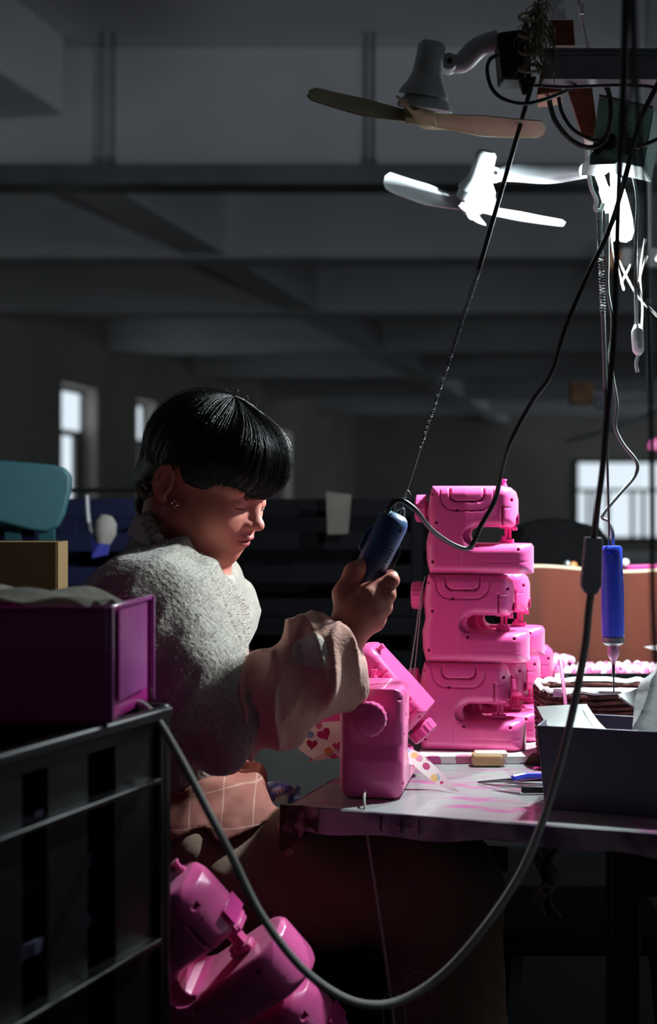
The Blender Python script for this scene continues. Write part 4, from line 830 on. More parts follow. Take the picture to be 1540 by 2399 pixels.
# stacks of slatted crates in the background
def slat_crate_mesh(w, d, h):
    out = []
    out.append(('corner_post', [((sx*(w/2-0.015), sy*(d/2-0.015), h/2), (0.03,0.03,h)) for sx in (-1,1) for sy in (-1,1)]))
    nsl = 4
    out.append(('slat', [((0, -d/2+0.006, h*(0.06+0.9*i/(nsl-1)*0.94+0.02)), (w-0.02,0.008,h*0.155)) for i in range(nsl)]))
    out.append(('side_wall', [((sx*(w/2-0.006), 0, h/2), (0.008,d-0.03,h*0.96)) for sx in (-1,1)] + [((0, d/2-0.006, h/2), (w-0.03,0.008,h*0.96))]))
    out.append(('crate_base', [((0,0,0.012), (w-0.02,d-0.02,0.012))]))
    return out
def slat_crate(name, label, cat, loc, w, d, h, m, group, rz=0):
    t = bpy.data.objects.new(name, None); COL.objects.link(t); ORG[t.name] = Vector((0,0,0)); t.location = loc; t.rotation_euler.z = rz; tag(t, label, cat, group)
    for nm, bxs in slat_crate_mesh(w, d, h):
        for c, s_ in bxs: part(nm, MB().box(c, s_), m, t, bevel=0.003)
    return t
M_NV2 = mat('dark_navy_crate', '#141834', 0.8, var=0.25, vscale=6, spec=0.15); M_BK2 = mat('dark_slate_crate', '#050508', 0.85, var=0.25, vscale=6, spec=0.08)
ordn = ['lowest', 'second lowest', 'third lowest', 'fourth lowest', 'topmost']
for c_, (px, dd, n_, h_, w_, mm, lb) in enumerate(((700,3.3,4,0.285,0.60,M_BK2,'black slatted crate just right of the worker face'), (935,3.75,4,0.28,0.36,M_BK2,'black slatted crate behind the driver in the hand'), (250,3.2,4,0.285,0.34,M_NV2,'dark navy slatted crate left of the worker shoulder'), (90,3.7,4,0.27,0.42,M_NV2,'dark navy slatted crate behind the teal chair'))):
    for k in range(n_):
        slat_crate('slatted_crate', '%s, %s of its stack' % (lb, ordn[k] if k < n_-1 else 'topmost'), 'crate', (W(px,1200,dd).x, dd+0.2, 0.002+k*(h_+0.002)), w_, 0.4, h_, mm, 'stacked slatted crates')
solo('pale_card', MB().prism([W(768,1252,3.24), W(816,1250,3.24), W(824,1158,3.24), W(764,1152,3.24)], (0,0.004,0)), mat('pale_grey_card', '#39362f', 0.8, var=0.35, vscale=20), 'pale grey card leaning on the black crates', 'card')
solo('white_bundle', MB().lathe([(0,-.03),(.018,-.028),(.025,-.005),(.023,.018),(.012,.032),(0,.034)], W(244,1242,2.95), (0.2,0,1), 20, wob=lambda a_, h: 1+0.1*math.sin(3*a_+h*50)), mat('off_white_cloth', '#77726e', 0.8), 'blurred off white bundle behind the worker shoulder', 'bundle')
solo('blue_packet', MB().prism([W(215,1262,3.0), W(255,1268,3.0), W(250,1300,3.0), W(216,1308,3.0)], (0,0.02,0)), mat('blue_film', '#3c3f96', 0.4), 'small blurred blue packet behind the worker shoulder', 'packet')
solo('grey_rod', MB().tube(spline([W(203,1160,3.0), W(205,1200,3.0), W(210,1240,3.0), W(216,1250,3.0)], 5), 0.006, 8), M_STEEL, 'pale bent rod beside the navy crates', 'rod')
solo('cross_bar', MB().tube([W(160,1149,3.6), W(330,1147,3.6)], 0.006, 8), M_DARKMETAL, 'thin dark horizontal bar before the left window', 'bar')
# under and behind the bench
solo('black_bucket', MB().lathe([(0.0,0.0),(.085,0.0),(.115,.50),(.119,.505),(.119,.515),(.110,.515),(.108,.50),(.08,.02),(0,.02)], Vector((W(880,2300,1.95).x,2.0,0)), n=32), M_BLACK, 'tall black bucket in the shade below the bench', 'bucket')
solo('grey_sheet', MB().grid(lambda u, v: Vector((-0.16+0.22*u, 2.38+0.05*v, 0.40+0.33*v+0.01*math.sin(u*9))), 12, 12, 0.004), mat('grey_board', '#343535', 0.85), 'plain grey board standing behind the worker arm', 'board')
solo('blue_bag', MB().grid(lambda u, v: W(585+115*u, 1838+42*v+4*math.sin(u*9), 2.06+0.05*math.sin(u*6+v*3)-0.06*v), 16, 10, 0.003), mat('blue_white_film', '#5f74d0', 0.35, col2='#d5dbe8', vscale=26, contrast=(0.48,0.56), bump=0.5, bscale=40), 'blue and white plastic bag beyond the bench corner', 'bag')
stl = root('plastic_stool', 'dark plastic stool standing behind the bench leg', 'stool', Vector((0.40,2.25,0)))
part('seat', MB().box((0.40,2.25,0.455), (0.30,0.30,0.03)), mat('dark_stool', '#2b2b2c', 0.6), stl, bevel=0.01)
for x in (0.28, 0.52):
    for y in (2.13, 2.37): part('leg', MB().bar((x+(x-0.40)*0.3,y+(y-2.25)*0.3,0),(x,y,0.44), 0.035, 0.03), MATS['dark_stool'], stl)
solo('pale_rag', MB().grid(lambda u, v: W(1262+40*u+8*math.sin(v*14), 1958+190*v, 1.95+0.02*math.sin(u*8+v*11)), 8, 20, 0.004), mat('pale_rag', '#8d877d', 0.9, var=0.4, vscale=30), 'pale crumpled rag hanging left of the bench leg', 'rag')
solo('purple_flap', MB().prism([W(1118,1980,1.9), W(1190,1985,1.9), W(1192,2040,1.9), W(1150,2048,1.9)], (0,0.003,0)), mat('purple_film', '#4b3f62', 0.5), 'small purple sheet flap below the bench', 'flap')
# ================================================================== the worker
PSI, THE = math.radians(25), math.radians(22)
HO = np.array(W(457, 1135, 1.965))
hf = np.array((math.cos(PSI)*math.cos(THE), -math.sin(PSI)*math.cos(THE), -math.sin(THE)))
hu = np.array((math.cos(PSI)*math.sin(THE), -math.sin(PSI)*math.sin(THE), math.cos(THE)))
hr = np.array((-math.sin(PSI), -math.cos(PSI), 0.0)); HM = np.stack([hf, hr, hu], 1)
def Hd(a, b, r=0.0): return HO + 0.01*(a*hf + b*hu + r*hr)
def HE(a, b, r, R, k=1.0, op='u', M=None): return el(Hd(a,b,r), [x*0.01 for x in R], HM if M is None else M, k*0.01, op)
def HC(p, q, ra, rb, k=1.0, op='u'): return rc(Hd(*p), Hd(*q), ra*0.01, rb*0.01, k*0.01, op)
def P3(px, py, d): return np.array(W(px, py, d))
head = [HE(1.0,5.0,0,(9.3,7.3,8.0)), HE(5.0,-0.6,0,(5.6,6.0,6.6),2.0), HE(6.0,4.6,0,(4.9,6.3,5.0),2.0)]
for s in (-1, 1):
    head += [HC((2.2,-4.6,5.0*s),(7.6,-7.0,1.3*s),2.0,1.5,2.2), HE(6.9,-2.0,3.6*s,(2.7,2.7,3.0),2.0), HE(8.6,2.7,2.6*s,(1.5,2.7,1.1),1.2)]
head += [HE(8.5,-6.9,0,(1.45,1.7,1.3),1.5), HE(8.6,-4.0,0,(2.2,2.9,2.5),1.6)]
for s in (-1, 1): head += [HE(10.9,0.9,3.2*s,(1.5,2.1,1.15),1.2,'s'), HE(8.75,0.75,3.15*s,(1.25,1.55,1.2),0.35)]
head += [HC((9.55,1.6),(11.25,-1.2),0.72,0.82,1.0), HE(11.55,-1.55,0,(1.05,0.95,0.85),0.6)]
for s in (-1, 1): head += [HE(10.55,-1.95,1.05*s,(0.95,0.72,0.72),0.5), HE(11.15,-2.75,0.5*s,(0.45,0.26,0.3),0.2,'s')]
head += [HE(10.35,-3.75,0,(1.0,2.0,0.55),0.45), HE(10.15,-4.75,0,(0.95,1.7,0.6),0.45), HE(11.2,-4.28,0,(0.95,2.3,0.10),0.22,'s'), HE(10.9,-3.1,0,(0.35,0.22,0.5),0.3,'s')]
head += [HE(-0.75,0.1,7.35,(1.55,0.62,2.5),0.4), HE(-0.35,-0.1,7.95,(0.95,0.62,1.55),0.15,'s'), HE(-0.1,-2.35,7.15,(0.65,0.45,0.75),0.3), HE(0.5,-0.3,7.3,(0.4,0.42,0.6),0.25)]
erim = [(0.55,0.9,7.4),(0.35,1.9,7.6),(-0.5,2.45,7.8),(-1.5,2.0,7.95),(-2.0,0.8,8.0),(-1.9,-0.6,7.95),(-1.3,-1.7,7.7),(-0.5,-2.5,7.4)]
head += [HC(erim[i], erim[i+1], 0.27, 0.27, 0.25) for i in range(len(erim)-1)] + [HC((-0.9,1.2,7.75),(-1.2,-0.4,7.75),0.2,0.2,0.25)]
nb_ = P3(405,1330,1.975)
torso = [rc(Hd(-1.2,-2.5), nb_, 0.054, 0.058, 0.03), rc(Hd(4.0,-6.0), P3(480,1345,1.965), 0.030, 0.036, 0.03),
         rc(P3(350,1440,1.84), P3(470,1440,2.12), 0.062, 0.062, 0.05), el(P3(415,1520,1.97), (0.064,0.13,0.14), None, 0.05), el(P3(440,1800,1.975), (0.078,0.12,0.16), None, 0.06), el(P3(430,2040,1.98), (0.12,0.16,0.11), None, 0.06)]
EB, WR = P3(528,1700,1.765), P3(806,1492,1.80)
arms = [rc(P3(355,1450,1.84), EB, 0.047, 0.038, 0.03), rc(EB, P3(650,1610,1.775), 0.038, 0.036, 0.02), rc(P3(650,1610,1.775), WR, 0.036, 0.025, 0.02),
        rc(P3(460,1450,2.13), P3(530,1700,2.20), 0.045, 0.037, 0.03), rc(P3(530,1700,2.20), P3(815,1600,2.06), 0.036, 0.024, 0.02)]
D0 = 1.797
def hp(px, py, dz=0.0): return P3(px, py, D0+dz)
palm = [rc(WR, hp(838,1440), 0.026, 0.025, 0.015), rc(hp(828,1452), hp(858,1394), 0.019, 0.0150, 0.012), rc(hp(832,1456), hp(872,1412,-.004), 0.019, 0.0145, 0.010), rc(hp(834,1462), hp(879,1434,-.003), 0.018, 0.0135, 0.010), rc(hp(826,1474), hp(877,1456,.003), 0.018, 0.0125, 0.010)]
def finger(ps, rs, k=0.005): return [rc(ps[i], ps[i+1], rs[i], rs[i+1], k if i else 0.008) for i in range(len(ps)-1)]
fing = finger([hp(860,1392), hp(918,1360,.004), hp(917,1352,.030), hp(886,1368,.058)], (.0122,.0098,.0088,.0075))
fing += finger([hp(874,1412,-.004), hp(909,1394,.000), hp(910,1390,.030), hp(880,1404,.056)], (.0122,.0102,.0092,.0078))
fing += finger([hp(880,1434,-.003), hp(901,1424,.002), hp(900,1422,.030), hp(872,1434,.054)], (.0118,.0098,.0088,.0075))
fing += finger([hp(880,1456,.003), hp(888,1450,.010), hp(886,1448,.032), hp(862,1458,.050)], (.0112,.0086,.0078,.0068))
fing += finger([hp(812,1452,.004), hp(806,1392,.010), hp(830,1340,.018), hp(856,1318,.036)], (.0170,.0142,.0120,.0095), 0.008)
fing += [el(hp(872,1410,-.0125), (.006,.004,.006), None, 0.006), el(hp(880,1436,-.0115), (.006,.004,.006), None, 0.006), el(hp(862,1390,-.010), (.006,.004,.006), None, 0.006)]
LW = P3(815,1600,2.06)
lh = [rc(LW, P3(850,1585,2.05), 0.024, 0.024, 0.01)]
for (x, y, d) in ((868,1562,2.035),(878,1572,2.05),(884,1584,2.06),(886,1598,2.07)): lh += finger([P3(848,1583,2.05), P3(x,y,d), P3(x+8,y+18,d-0.005), P3(x+2,y+34,d-0.02)], (.012,.0092,.0085,.007))
lh += finger([P3(830,1595,2.045), P3(846,1612,2.02), P3(866,1622,2.01), P3(880,1632,2.01)], (.014,.011,.0095,.008))
HPN, KNN = P3(455,2030,1.88), P3(1040,2065,1.86); HPF, KNF = P3(455,2030,2.08), P3(1010,2060,2.10)
legs = [rc(HPN, KNN, 0.075, 0.052, 0.04), rc(KNN, (KNN[0]+0.03,1.88,0.09), 0.050, 0.034, 0.02), rc((KNN[0]+0.03,1.88,0.05), (KNN[0]+0.19,1.86,0.03), 0.036, 0.026, 0.02),
        rc(HPF, KNF, 0.075, 0.052, 0.04), rc(KNF, (KNF[0]-0.02,2.12,0.09), 0.050, 0.034, 0.02), rc((KNF[0]-0.02,2.12,0.05), (KNF[0]+0.14,2.12,0.03), 0.036, 0.026, 0.02)]
BODY = torso + arms + palm + fing + lh + legs + head
xs = axis(-0.33, 0.36, 0.0026); ys = axis(1.70, 2.28, 0.0026); zs = np.concatenate([axis(-0.01, 0.80, 0.006), axis(0.806, 0.93, 0.003), axis(0.9325, 1.34, 0.0021)])
D = field(BODY, xs, ys, zs); V, F = nets(D, xs, ys, zs)
ORGP = np.array((HPN[0], 1.98, 0.0)); ORGP[2] = 0.0
me = np_mesh('person', V, F, ORGP)
q = (V - HO) @ HM * 100
lip = np.exp(-(((q[:,2]+4.25)/0.95)**4 + (q[:,1]/2.05)**4)) * (q[:,0] > 9.2)
at = me.attributes.new('lip', 'FLOAT', 'POINT'); at.data.foreach_set('value', lip.astype(np.float32))
M_SKIN = mat('skin', '#c87b6a', 0.58, var=0.10, vscale=30, sss=0.12, attr='lip', attrcol='#a04848', bump=0.04, bscale=400)
person = part('person', me, M_SKIN, smooth=180); person.location = ORGP; ORG[person.name] = Vector(ORGP)
tag(person, 'seated worker in a fuzzy cream top and pink sleeves, looking down, holding a driver', 'person')
def sculpt(name, prims, m, h, post=None, par=person, ext=None, smooth=180):
    lo = np.min([p['c']-p['r'] for p in prims if p['op'] == 'u'], 0) - 0.03; hi = np.max([p['c']+p['r'] for p in prims if p['op'] == 'u'], 0) + 0.03
    if ext is not None: lo = np.maximum(lo, ext[0]); hi = np.minimum(hi, ext[1])
    X, Y, Z = axis(lo[0], hi[0], h), axis(lo[1], hi[1], h), axis(lo[2], hi[2], h)
    V, F = nets(field(prims, X, Y, Z, post), X, Y, Z); org = ORG[par.name]
    return part(name, np_mesh(name, V, F, org), m, par, smooth=smooth), V
def half(pt, n, k=0.006):                                # keep the side the normal points away from
    pt = np.array(pt, float); n = np.array(n, float); n /= np.linalg.norm(n)
    return dict(f=lambda P: (P - pt) @ n, c=pt, r=0, k=k, op='i')
# ---- hair
LOWA, LOWB = [-13,-4.2,-3.0,-2.2,-1.2,1.2,2.0,6.2,9.0,11.0,13.5], [-5.6,-5.2,-4.0,1.6,2.9,2.7,0.9,0.8,1.5,2.2,3.2]
def hair_post(P, d):
    q = (P - HO) @ HM * 100; a, r, b = q[:,0], q[:,1], q[:,2]
    return smax(d, (np.interp(a, LOWA, LOWB) - b)*0.01, 0.007)
M_HAIR = mat('black_hair', '#0b0a0b', 0.34, var=0.3, vscale=60, spec=0.5, bump=0.6, bscale=420, stretch=(1, 1, 0.06))
HAIRP = [HE(0.7,5.1,0,(10.3,8.2,8.7)), HE(7.4,7.2,0.2,(4.8,6.7,4.7),2.5), HE(8.2,5.2,0,(4.1,6.3,3.4),1.5), HE(-4.5,-1.0,0,(4.5,6.0,4.5),2.0)]
hair, _ = sculpt('hair', HAIRP, M_HAIR, 0.0024, hair_post)
part('ponytail', MB().tube(spline([Vector(Hd(-8.2,-3.4)), Vector(P3(352,1152,1.985)), Vector(P3(340,1180,1.985)), Vector(P3(338,1208,1.985)), Vector(P3(344,1235,1.985))], 6), [.010,.012,.014,.016,.017,.018,.019,.020,.020,.020,.019,.018,.017,.016,.014,.013,.012,.010,.009,.008,.007,.006,.005,.004,.002], 14), M_HAIR, person)
sm = MB()
NS, NPT = 3000, 13                                       # strands laid over the hair surface from the crown down, ragged at the fringe
az = np.where(np.arange(NS) < 2300, rng.uniform(-2.3, 2.3, NS), rng.uniform(-3.14, 3.14, NS)); tt = np.linspace(0, 1, NPT)
elv = np.radians(86 - 112*tt[None,:]*rng.uniform(0.9, 1.0, NS)[:,None]); azz = az[:,None] + 0.10*np.sin(tt[None,:]*3 + az[:,None]*5) + rng.uniform(-.05,.05,NS)[:,None]*tt[None,:]
DR = np.stack([np.cos(elv)*np.cos(azz), np.cos(elv)*np.sin(azz), np.sin(elv)], -1).reshape(-1,3); C0_ = np.array((1.2, 0.0, 5.4))
lo_, hi_ = np.full(len(DR), 3.0), np.full(len(DR), 20.0)
for it in range(16):
    mid = (lo_+hi_)/2; q_ = C0_ + DR*mid[:,None]; wp = HO + 0.01*(q_[:,0:1]*hf + q_[:,2:3]*hu + q_[:,1:2]*hr)
    ins = evalp(wp, HAIRP) < 0; lo_ = np.where(ins, mid, lo_); hi_ = np.where(ins, hi_, mid)
lift = (rng.uniform(-.05, .12, NS) + (rng.random(NS) < 0.05)*rng.uniform(0.1, 0.5, NS))[:,None]*np.sin(0.4+tt[None,:]*2.4)
QP = (C0_ + DR*(lo_ + lift.ravel())[:,None]).reshape(NS, NPT, 3); over = rng.uniform(-0.2, 0.75, NS)
for k in range(NS):
    pts = []
    for p_ in QP[k]:
        if p_[2] < np.interp(p_[0], LOWA, LOWB) - over[k]*(1 if p_[0] > 3 else 0.2): break
        pts.append(Vector(Hd(p_[0], p_[2], p_[1])))
    if len(pts) > 3: sm.tube(pts, [0.00045]*(len(pts)-1)+[0.00012], 3, caps=False)
for k in range(40):
    a = random.uniform(-2, 10); r = random.uniform(-4, 6); z_ = 13.2 - 0.05*(a-1)**2*0.7
    p_ = [Vector(Hd(a, z_, r))]; 
    for i in range(4): p_.append(p_[-1] + Vector((random.uniform(-.004,.010), random.uniform(-.004,.004), random.uniform(-.001,.006))))
    sm.tube(spline(p_, 3), 0.00012, 3, caps=False)
tag(part('hair_strands', sm, M_HAIR, hair, smooth=180), kind='stuff')
M_SCR = mat('beaded_band', '#6f6a66', 0.6, var=0.3, vscale=60)
sc = P3(356,1140,1.955)
part('hair_band', MB().tube([Vector(sc) + Vector((0.012*math.cos(t)+0.002*math.sin(7*t), 0.018*math.sin(t), 0.012*math.cos(t)*-0.6+0.002*math.cos(9*t))) for t in [2*math.pi*i/40 for i in range(40)]], [0.004+0.0015*math.sin(i*2.1) for i in range(40)], 8, closed=True), M_SCR, person)
for i in range(7): part('hair_bead', MB().lathe([(0,-.003),(.003,0),(0,.003)], Vector(P3(334+9*math.sin(i*1.9)+i*4, 1122+i*7, 1.93)), n=8), mat('pearl', '#b9b4ae', 0.25), person)
# lashes, earring, necklace
for s, nm in ((1, 'eyelash'), (-1, 'eyelash')):
    lp = []
    for i in range(9): t = -1+2*i/8; rr = 3.15*s + 1.45*t; lp.append(Vector(Hd(9.93-0.42*t*t*(1.0) - 0.10*(t if s > 0 else -t), 0.12+0.10*t*t, rr)))
    part('eyelash', MB().tube(lp, [.0002,.0006,.0008,.0009,.0009,.0009,.0008,.0006,.0002], 5), M_HAIR, person)
ec = P3(409,1181,1.885); er = MB()
er.tube([Vector(ec) + Vector((1,0,0))*(0.0042+0.0012*math.cos(4*t))*math.cos(t) + Vector((0,0,1))*(0.0042+0.0012*math.cos(4*t))*math.sin(t) for t in [2*math.pi*i/32 for i in range(32)]], 0.0007, 6, closed=True)
part('earring', er, mat('silver', '#d8d4cc', 0.25, metal=0.9), person)
M_CREAM = mat('fuzzy_cream_knit', '#9f998e', 0.95, var=0.22, vscale=40, bump=0.9, bscale=160, sheen=0.4)
M_FLEECE = mat('pink_fleece', '#d8a494', 0.95, var=0.12, vscale=60, bump=0.3, bscale=300, sheen=0.3)
M_PATCH = mat('grey_patch', '#c9c1b2', 0.95, var=0.15, vscale=80, bump=0.3, bscale=300)
# ---- cream top: torso and upper arms
def ridges(P, ang, sa, sl, sy, seed):                     # sharp-crested cloth folds running along one direction
    c, s_ = math.cos(ang), math.sin(ang); ac = P[:,0]*c + P[:,2]*s_; al = P[:,2]*c - P[:,0]*s_
    return 1 - np.abs(vnoise(np.stack([ac*sa, al*sl, P[:,1]*sy], 1), 1.0, seed))
def cream_post(P, d):
    w_ = P + 0.012*np.stack([vnoise(P, 14, 31), 0*d, vnoise(P, 14, 32)], 1)
    return d - 0.016*(ridges(w_, math.radians(-38), 20, 5, 8, 41) - 0.72) - 0.004*(ridges(w_, math.radians(-55), 45, 12, 16, 42) - 0.7) + 0.0010*vnoise(P, 55, 1)
SHN, SHF = P3(352,1448,1.835), P3(470,1440,2.12)
EEND = P3(578,1662,1.765)
cream = [rc(SHN, SHF, 0.082, 0.078, 0.05), rc(SHN, P3(392,1305,1.95), 0.078, 0.052, 0.05), rc(SHF, P3(420,1300,1.99), 0.075, 0.05, 0.05), el(P3(430,1500,1.97), (0.080,0.145,0.145), None, 0.05), el(P3(432,1720,1.975), (0.084,0.15,0.16), None, 0.06),
         rc(P3(360,1500,1.82), P3(440,1610,1.78), 0.082, 0.080, 0.05), rc(P3(430,1600,1.78), P3(530,1690,1.765), 0.080, 0.066, 0.04), rc(P3(455,1460,2.13), P3(515,1690,2.20), 0.06, 0.055, 0.04)]
cream.append(half(P3(600,1670,1.765), (0.96,0.1,-0.28), 0.01)); cream.append(half(P3(430,1850,1.97), (0.1,0,-1), 0.01))
def neck_cut(P): return -(np.linalg.norm((P - P3(447,1262,1.962)) @ np.stack([[0.82,0,0.57],[0,1,0],[-0.57,0,0.82]]).T / np.array((0.066,0.072,0.085)), axis=1) - 1)*0.066
cream.append(dict(f=neck_cut, c=P3(447,1262,1.962), r=0.1, k=0.008, op='i'))
ctop, VC = sculpt('cream_top', cream, M_CREAM, 0.0034, cream_post)
fz = MB(); sel = VC[(VC[:,1] < 1.97) & (VC[:,2] > 0.86)]; gd = evalp
sel = sel[rng.choice(len(sel), 7000, replace=False)]; GR = np.stack([evalp(sel+0.002*np.eye(3)[k], cream) - evalp(sel-0.002*np.eye(3)[k], cream) for k in range(3)], 1); GR /= np.linalg.norm(GR, axis=1)[:,None]+1e-9
for p_, g_ in zip(sel, GR):
    a_ = Vector(p_ - 0.0005*g_); t_ = Vector(g_)*random.uniform(.0015,.004) + Vector((random.uniform(-.003,.003), random.uniform(-.003,.003), random.uniform(-.003,.003)))
    fz.tube([a_, a_ + t_*0.6, a_ + t_ + Vector((random.uniform(-.0015,.0015),0,random.uniform(-.0015,.0015)))], [.00022,.00018,.00006], 3, caps=False)
tag(part('knit_fuzz', fz, M_CREAM, ctop, smooth=180), kind='stuff')
# ---- pink sleeves (near and far forearm)
AXF = (P3(790,1510,1.79) - P3(540,1690,1.765)); AXF /= np.linalg.norm(AXF); SUP = np.array((-AXF[2], 0, AXF[0]))
def fleece_post(P, d):
    w_ = P + 0.007*np.stack([vnoise(P, 16, 33), 0*d, vnoise(P, 16, 34)], 1)
    return d - 0.020*(ridges(w_, math.radians(10), 31, 5, 10, 51)**1.5 - 0.66) - 0.006*(ridges(w_, math.radians(-8), 60, 11, 20, 52)**1.4 - 0.64) + 0.0005*vnoise(P, 150, 4)
sleeve = [rc(P3(530,1695,1.765), P3(625,1650,1.768), 0.052, 0.058, 0.02), rc(P3(625,1650,1.768), P3(735,1572,1.782), 0.058, 0.057, 0.02), rc(P3(735,1572,1.782), P3(775,1560,1.79), 0.057, 0.047, 0.02),
          rc(P3(722,1482,1.775), P3(785,1505,1.765), 0.022, 0.024, 0.02), rc(P3(735,1472,1.79), P3(745,1472,1.83), 0.022, 0.020, 0.02), rc(P3(795,1535,1.775), P3(815,1600,1.79), 0.022, 0.020, 0.02), rc(P3(780,1615,1.785), P3(805,1610,1.80), 0.03, 0.026, 0.02),
          rc(WR - AXF*0.005, WR + AXF*0.10, 0.029, 0.034, 0.010, 's')]
slv, _ = sculpt('pink_sleeve', sleeve, M_FLEECE, 0.0026, fleece_post)
sculpt('pink_sleeve', [rc(P3(530,1700,2.20), P3(790,1615,2.08), 0.050, 0.040, 0.02)], M_FLEECE, 0.004)
# round elbow patch following the sleeve
pcx, pcz = P3(722,1532,1.722)[0], P3(722,1532,1.722)[2]
sculpt('elbow_patch', sleeve[:-1] + [dict(f=lambda P: np.hypot(P[:,0]-pcx, P[:,2]-pcz) - 0.0200, c=np.array((pcx,1.72,pcz)), r=0.02, k=0.002, op='i'), dict(f=lambda P: P[:,1]-1.765, c=np.array((pcx,1.72,pcz)), r=0.02, k=0.002, op='i')], M_PATCH, 0.0022, lambda P, d: fleece_post(P, d) - 0.0014, par=slv, ext=(np.array((pcx-0.03,1.66,pcz-0.03)), np.array((pcx+0.03,1.78,pcz+0.03))))
# ---- collar pieces
ruf = []
for i in range(46):
    t = i/45; th = math.pi*(1.02 - 1.12*t)
    base = P3(347,1206,1.955)*(1-t) + P3(500,1336,1.93)*t
    ruf.append(Vector(base) + Vector((-0.006*math.sin(math.pi*t), -0.078*math.sin(math.pi*(0.12+0.8*t)), -0.012*math.sin(math.pi*t))) + Vector((0.0015*math.sin(i*2.1), 0.003*math.sin(i*1.7), 0.002*math.cos(i*2.1))))
part('ruffled_collar', MB().tube(ruf, [0.0085+0.003*math.sin(i*1.9) for i in range(46)], 9), mat('pale_ruffle', '#a49d90', 0.9, var=0.2, vscale=80), person)
part('shirt_collar', MB().prism([Vector(P3(318,1204,1.93)), Vector(P3(296,1248,1.90)), Vector(P3(330,1275,1.875)), Vector(P3(392,1282,1.86)), Vector(P3(345,1225,1.90))], (0.0,0.006,0.0)), mat('grey_collar', '#cfcecb', 0.9), person, bevel=0.002)
def rib(P, d): return d + 0.0012*np.sin(np.arctan2(P[:,1]-1.965, P[:,0]-P3(440,1300,1.965)[0])*60)
sculpt('knit_collar', [rc(P3(466,1335,1.965), P3(448,1470,1.968), 0.050, 0.072, 0.02), half(P3(470,1322,1.965), (0.35,0,1), 0.004)], mat('white_rib_knit', '#b3afa8', 0.9), 0.0022, rib)
nk = spline([Vector(P3(435,1322,1.905)), Vector(P3(468,1345,1.885)), Vector(P3(495,1385,1.875)), Vector(P3(514,1428,1.875)), Vector(P3(517,1390,1.90)), Vector(P3(505,1340,1.94))], 6)
part('necklace', MB().tube(nk, 0.0008, 5), MATS['silver'], person)
fr = MB()
for i in range(26):
    t = random.random(); b_ = P3(556+16*t+random.uniform(-2,3), 1385+95*t, 1.965+random.uniform(-.02,.03)); p_ = [Vector(b_)]
    for k in range(3): p_.append(p_[-1] + Vector((random.uniform(.001,.006), random.uniform(-.004,.002), random.uniform(-.004,.004))))
    fr.tube(spline(p_, 3), 0.0005, 4)
for i in range(40):
    t = random.random(); b_ = P3(372+70*t, 1265+62*t, 1.872); p_ = [Vector(b_)]
    for k in range(3): p_.append(p_[-1] + Vector((random.uniform(-.003,.004), random.uniform(-.005,.000), random.uniform(-.004,.002))))
    fr.tube(spline(p_, 3), 0.0004, 4)
tag(part('frayed_edge', fr, mat('cream_thread', '#cfcabf', 0.9), person, smooth=180), kind='stuff')
# ---- apron and trousers
M_APRON = mat('checked_apron', '#a3665a', 0.85, var=0.15, vscale=20)
def check(m, sc, colr):
    nt = m.node_tree; b = nt.nodes['Principled BSDF']; L = nt.links.new; src = b.inputs['Base Color'].links[0].from_socket
    tc = nt.nodes.new('ShaderNodeTexCoord'); sp = nt.nodes.new('ShaderNodeSeparateXYZ'); L(tc.outputs['Object'], sp.inputs[0]); outs = []
    for ch in (0, 2):
        mu = nt.nodes.new('ShaderNodeMath'); mu.operation = 'MULTIPLY'; mu.inputs[1].default_value = sc; L(sp.outputs[ch], mu.inputs[0])
        fr_ = nt.nodes.new('ShaderNodeMath'); fr_.operation = 'FRACT'; L(mu.outputs[0], fr_.inputs[0])
        lt = nt.nodes.new('ShaderNodeMath'); lt.operation = 'LESS_THAN'; lt.inputs[1].default_value = 0.045; L(fr_.outputs[0], lt.inputs[0]); outs.append(lt.outputs[0])
    mxm = nt.nodes.new('ShaderNodeMath'); mxm.operation = 'MAXIMUM'; L(outs[0], mxm.inputs[0]); L(outs[1], mxm.inputs[1])
    mx = nt.nodes.new('ShaderNodeMix'); mx.data_type = 'RGBA'; L(mxm.outputs[0], mx.inputs[0]); L(src, mx.inputs[6]); mx.inputs[7].default_value = lin(colr); L(mx.outputs[2], b.inputs['Base Color'])
check(M_APRON, 24, '#b98d80')
def wr_post(A, s1, s2):
    def f(P, d): return d + A*np.sin(P[:,0]*s1 + P[:,2]*s2 + 2.5*vnoise(P, 9, 21))*np.clip(0.5+vnoise(P, 7, 22), 0, 1) + 0.0008*vnoise(P, 80, 23)
    return f
ap = [el(P3(455,1800,1.975), (0.098,0.145,0.17), None, 0.05), el(P3(445,1970,1.98), (0.11,0.172,0.085), None, 0.05), rc(P3(455,2030,1.875), P3(760,2045,1.87), 0.096, 0.086, 0.05), rc(P3(455,2030,2.08), P3(760,2045,2.09), 0.096, 0.086, 0.05), rc(P3(540,1985,1.98), P3(700,2010,1.98), 0.06, 0.055, 0.06),
      half(P3(500,1958,1.80), (0.02,0,-1), 0.004), half(P3(735,1950,1.9), (1,0,0.1), 0.01), half(P3(500,1790,1.97), (0,0,1), 0.01)]
sculpt('apron', ap, M_APRON, 0.0036, wr_post(0.007, 70, -60))
part('apron_bib', MB().grid(lambda u, v: Vector(P3(552+34*v*0.9+2*math.sin(u*3), 1520+70*u, 1.885+0.16*v)), 8, 10, 0.003), mat('pink_check_bib', '#c99a94', 0.85, var=0.1), person)
M_TROU = mat('brown_trousers', '#8d7362', 0.9, var=0.2, vscale=10, bump=0.2, bscale=120)
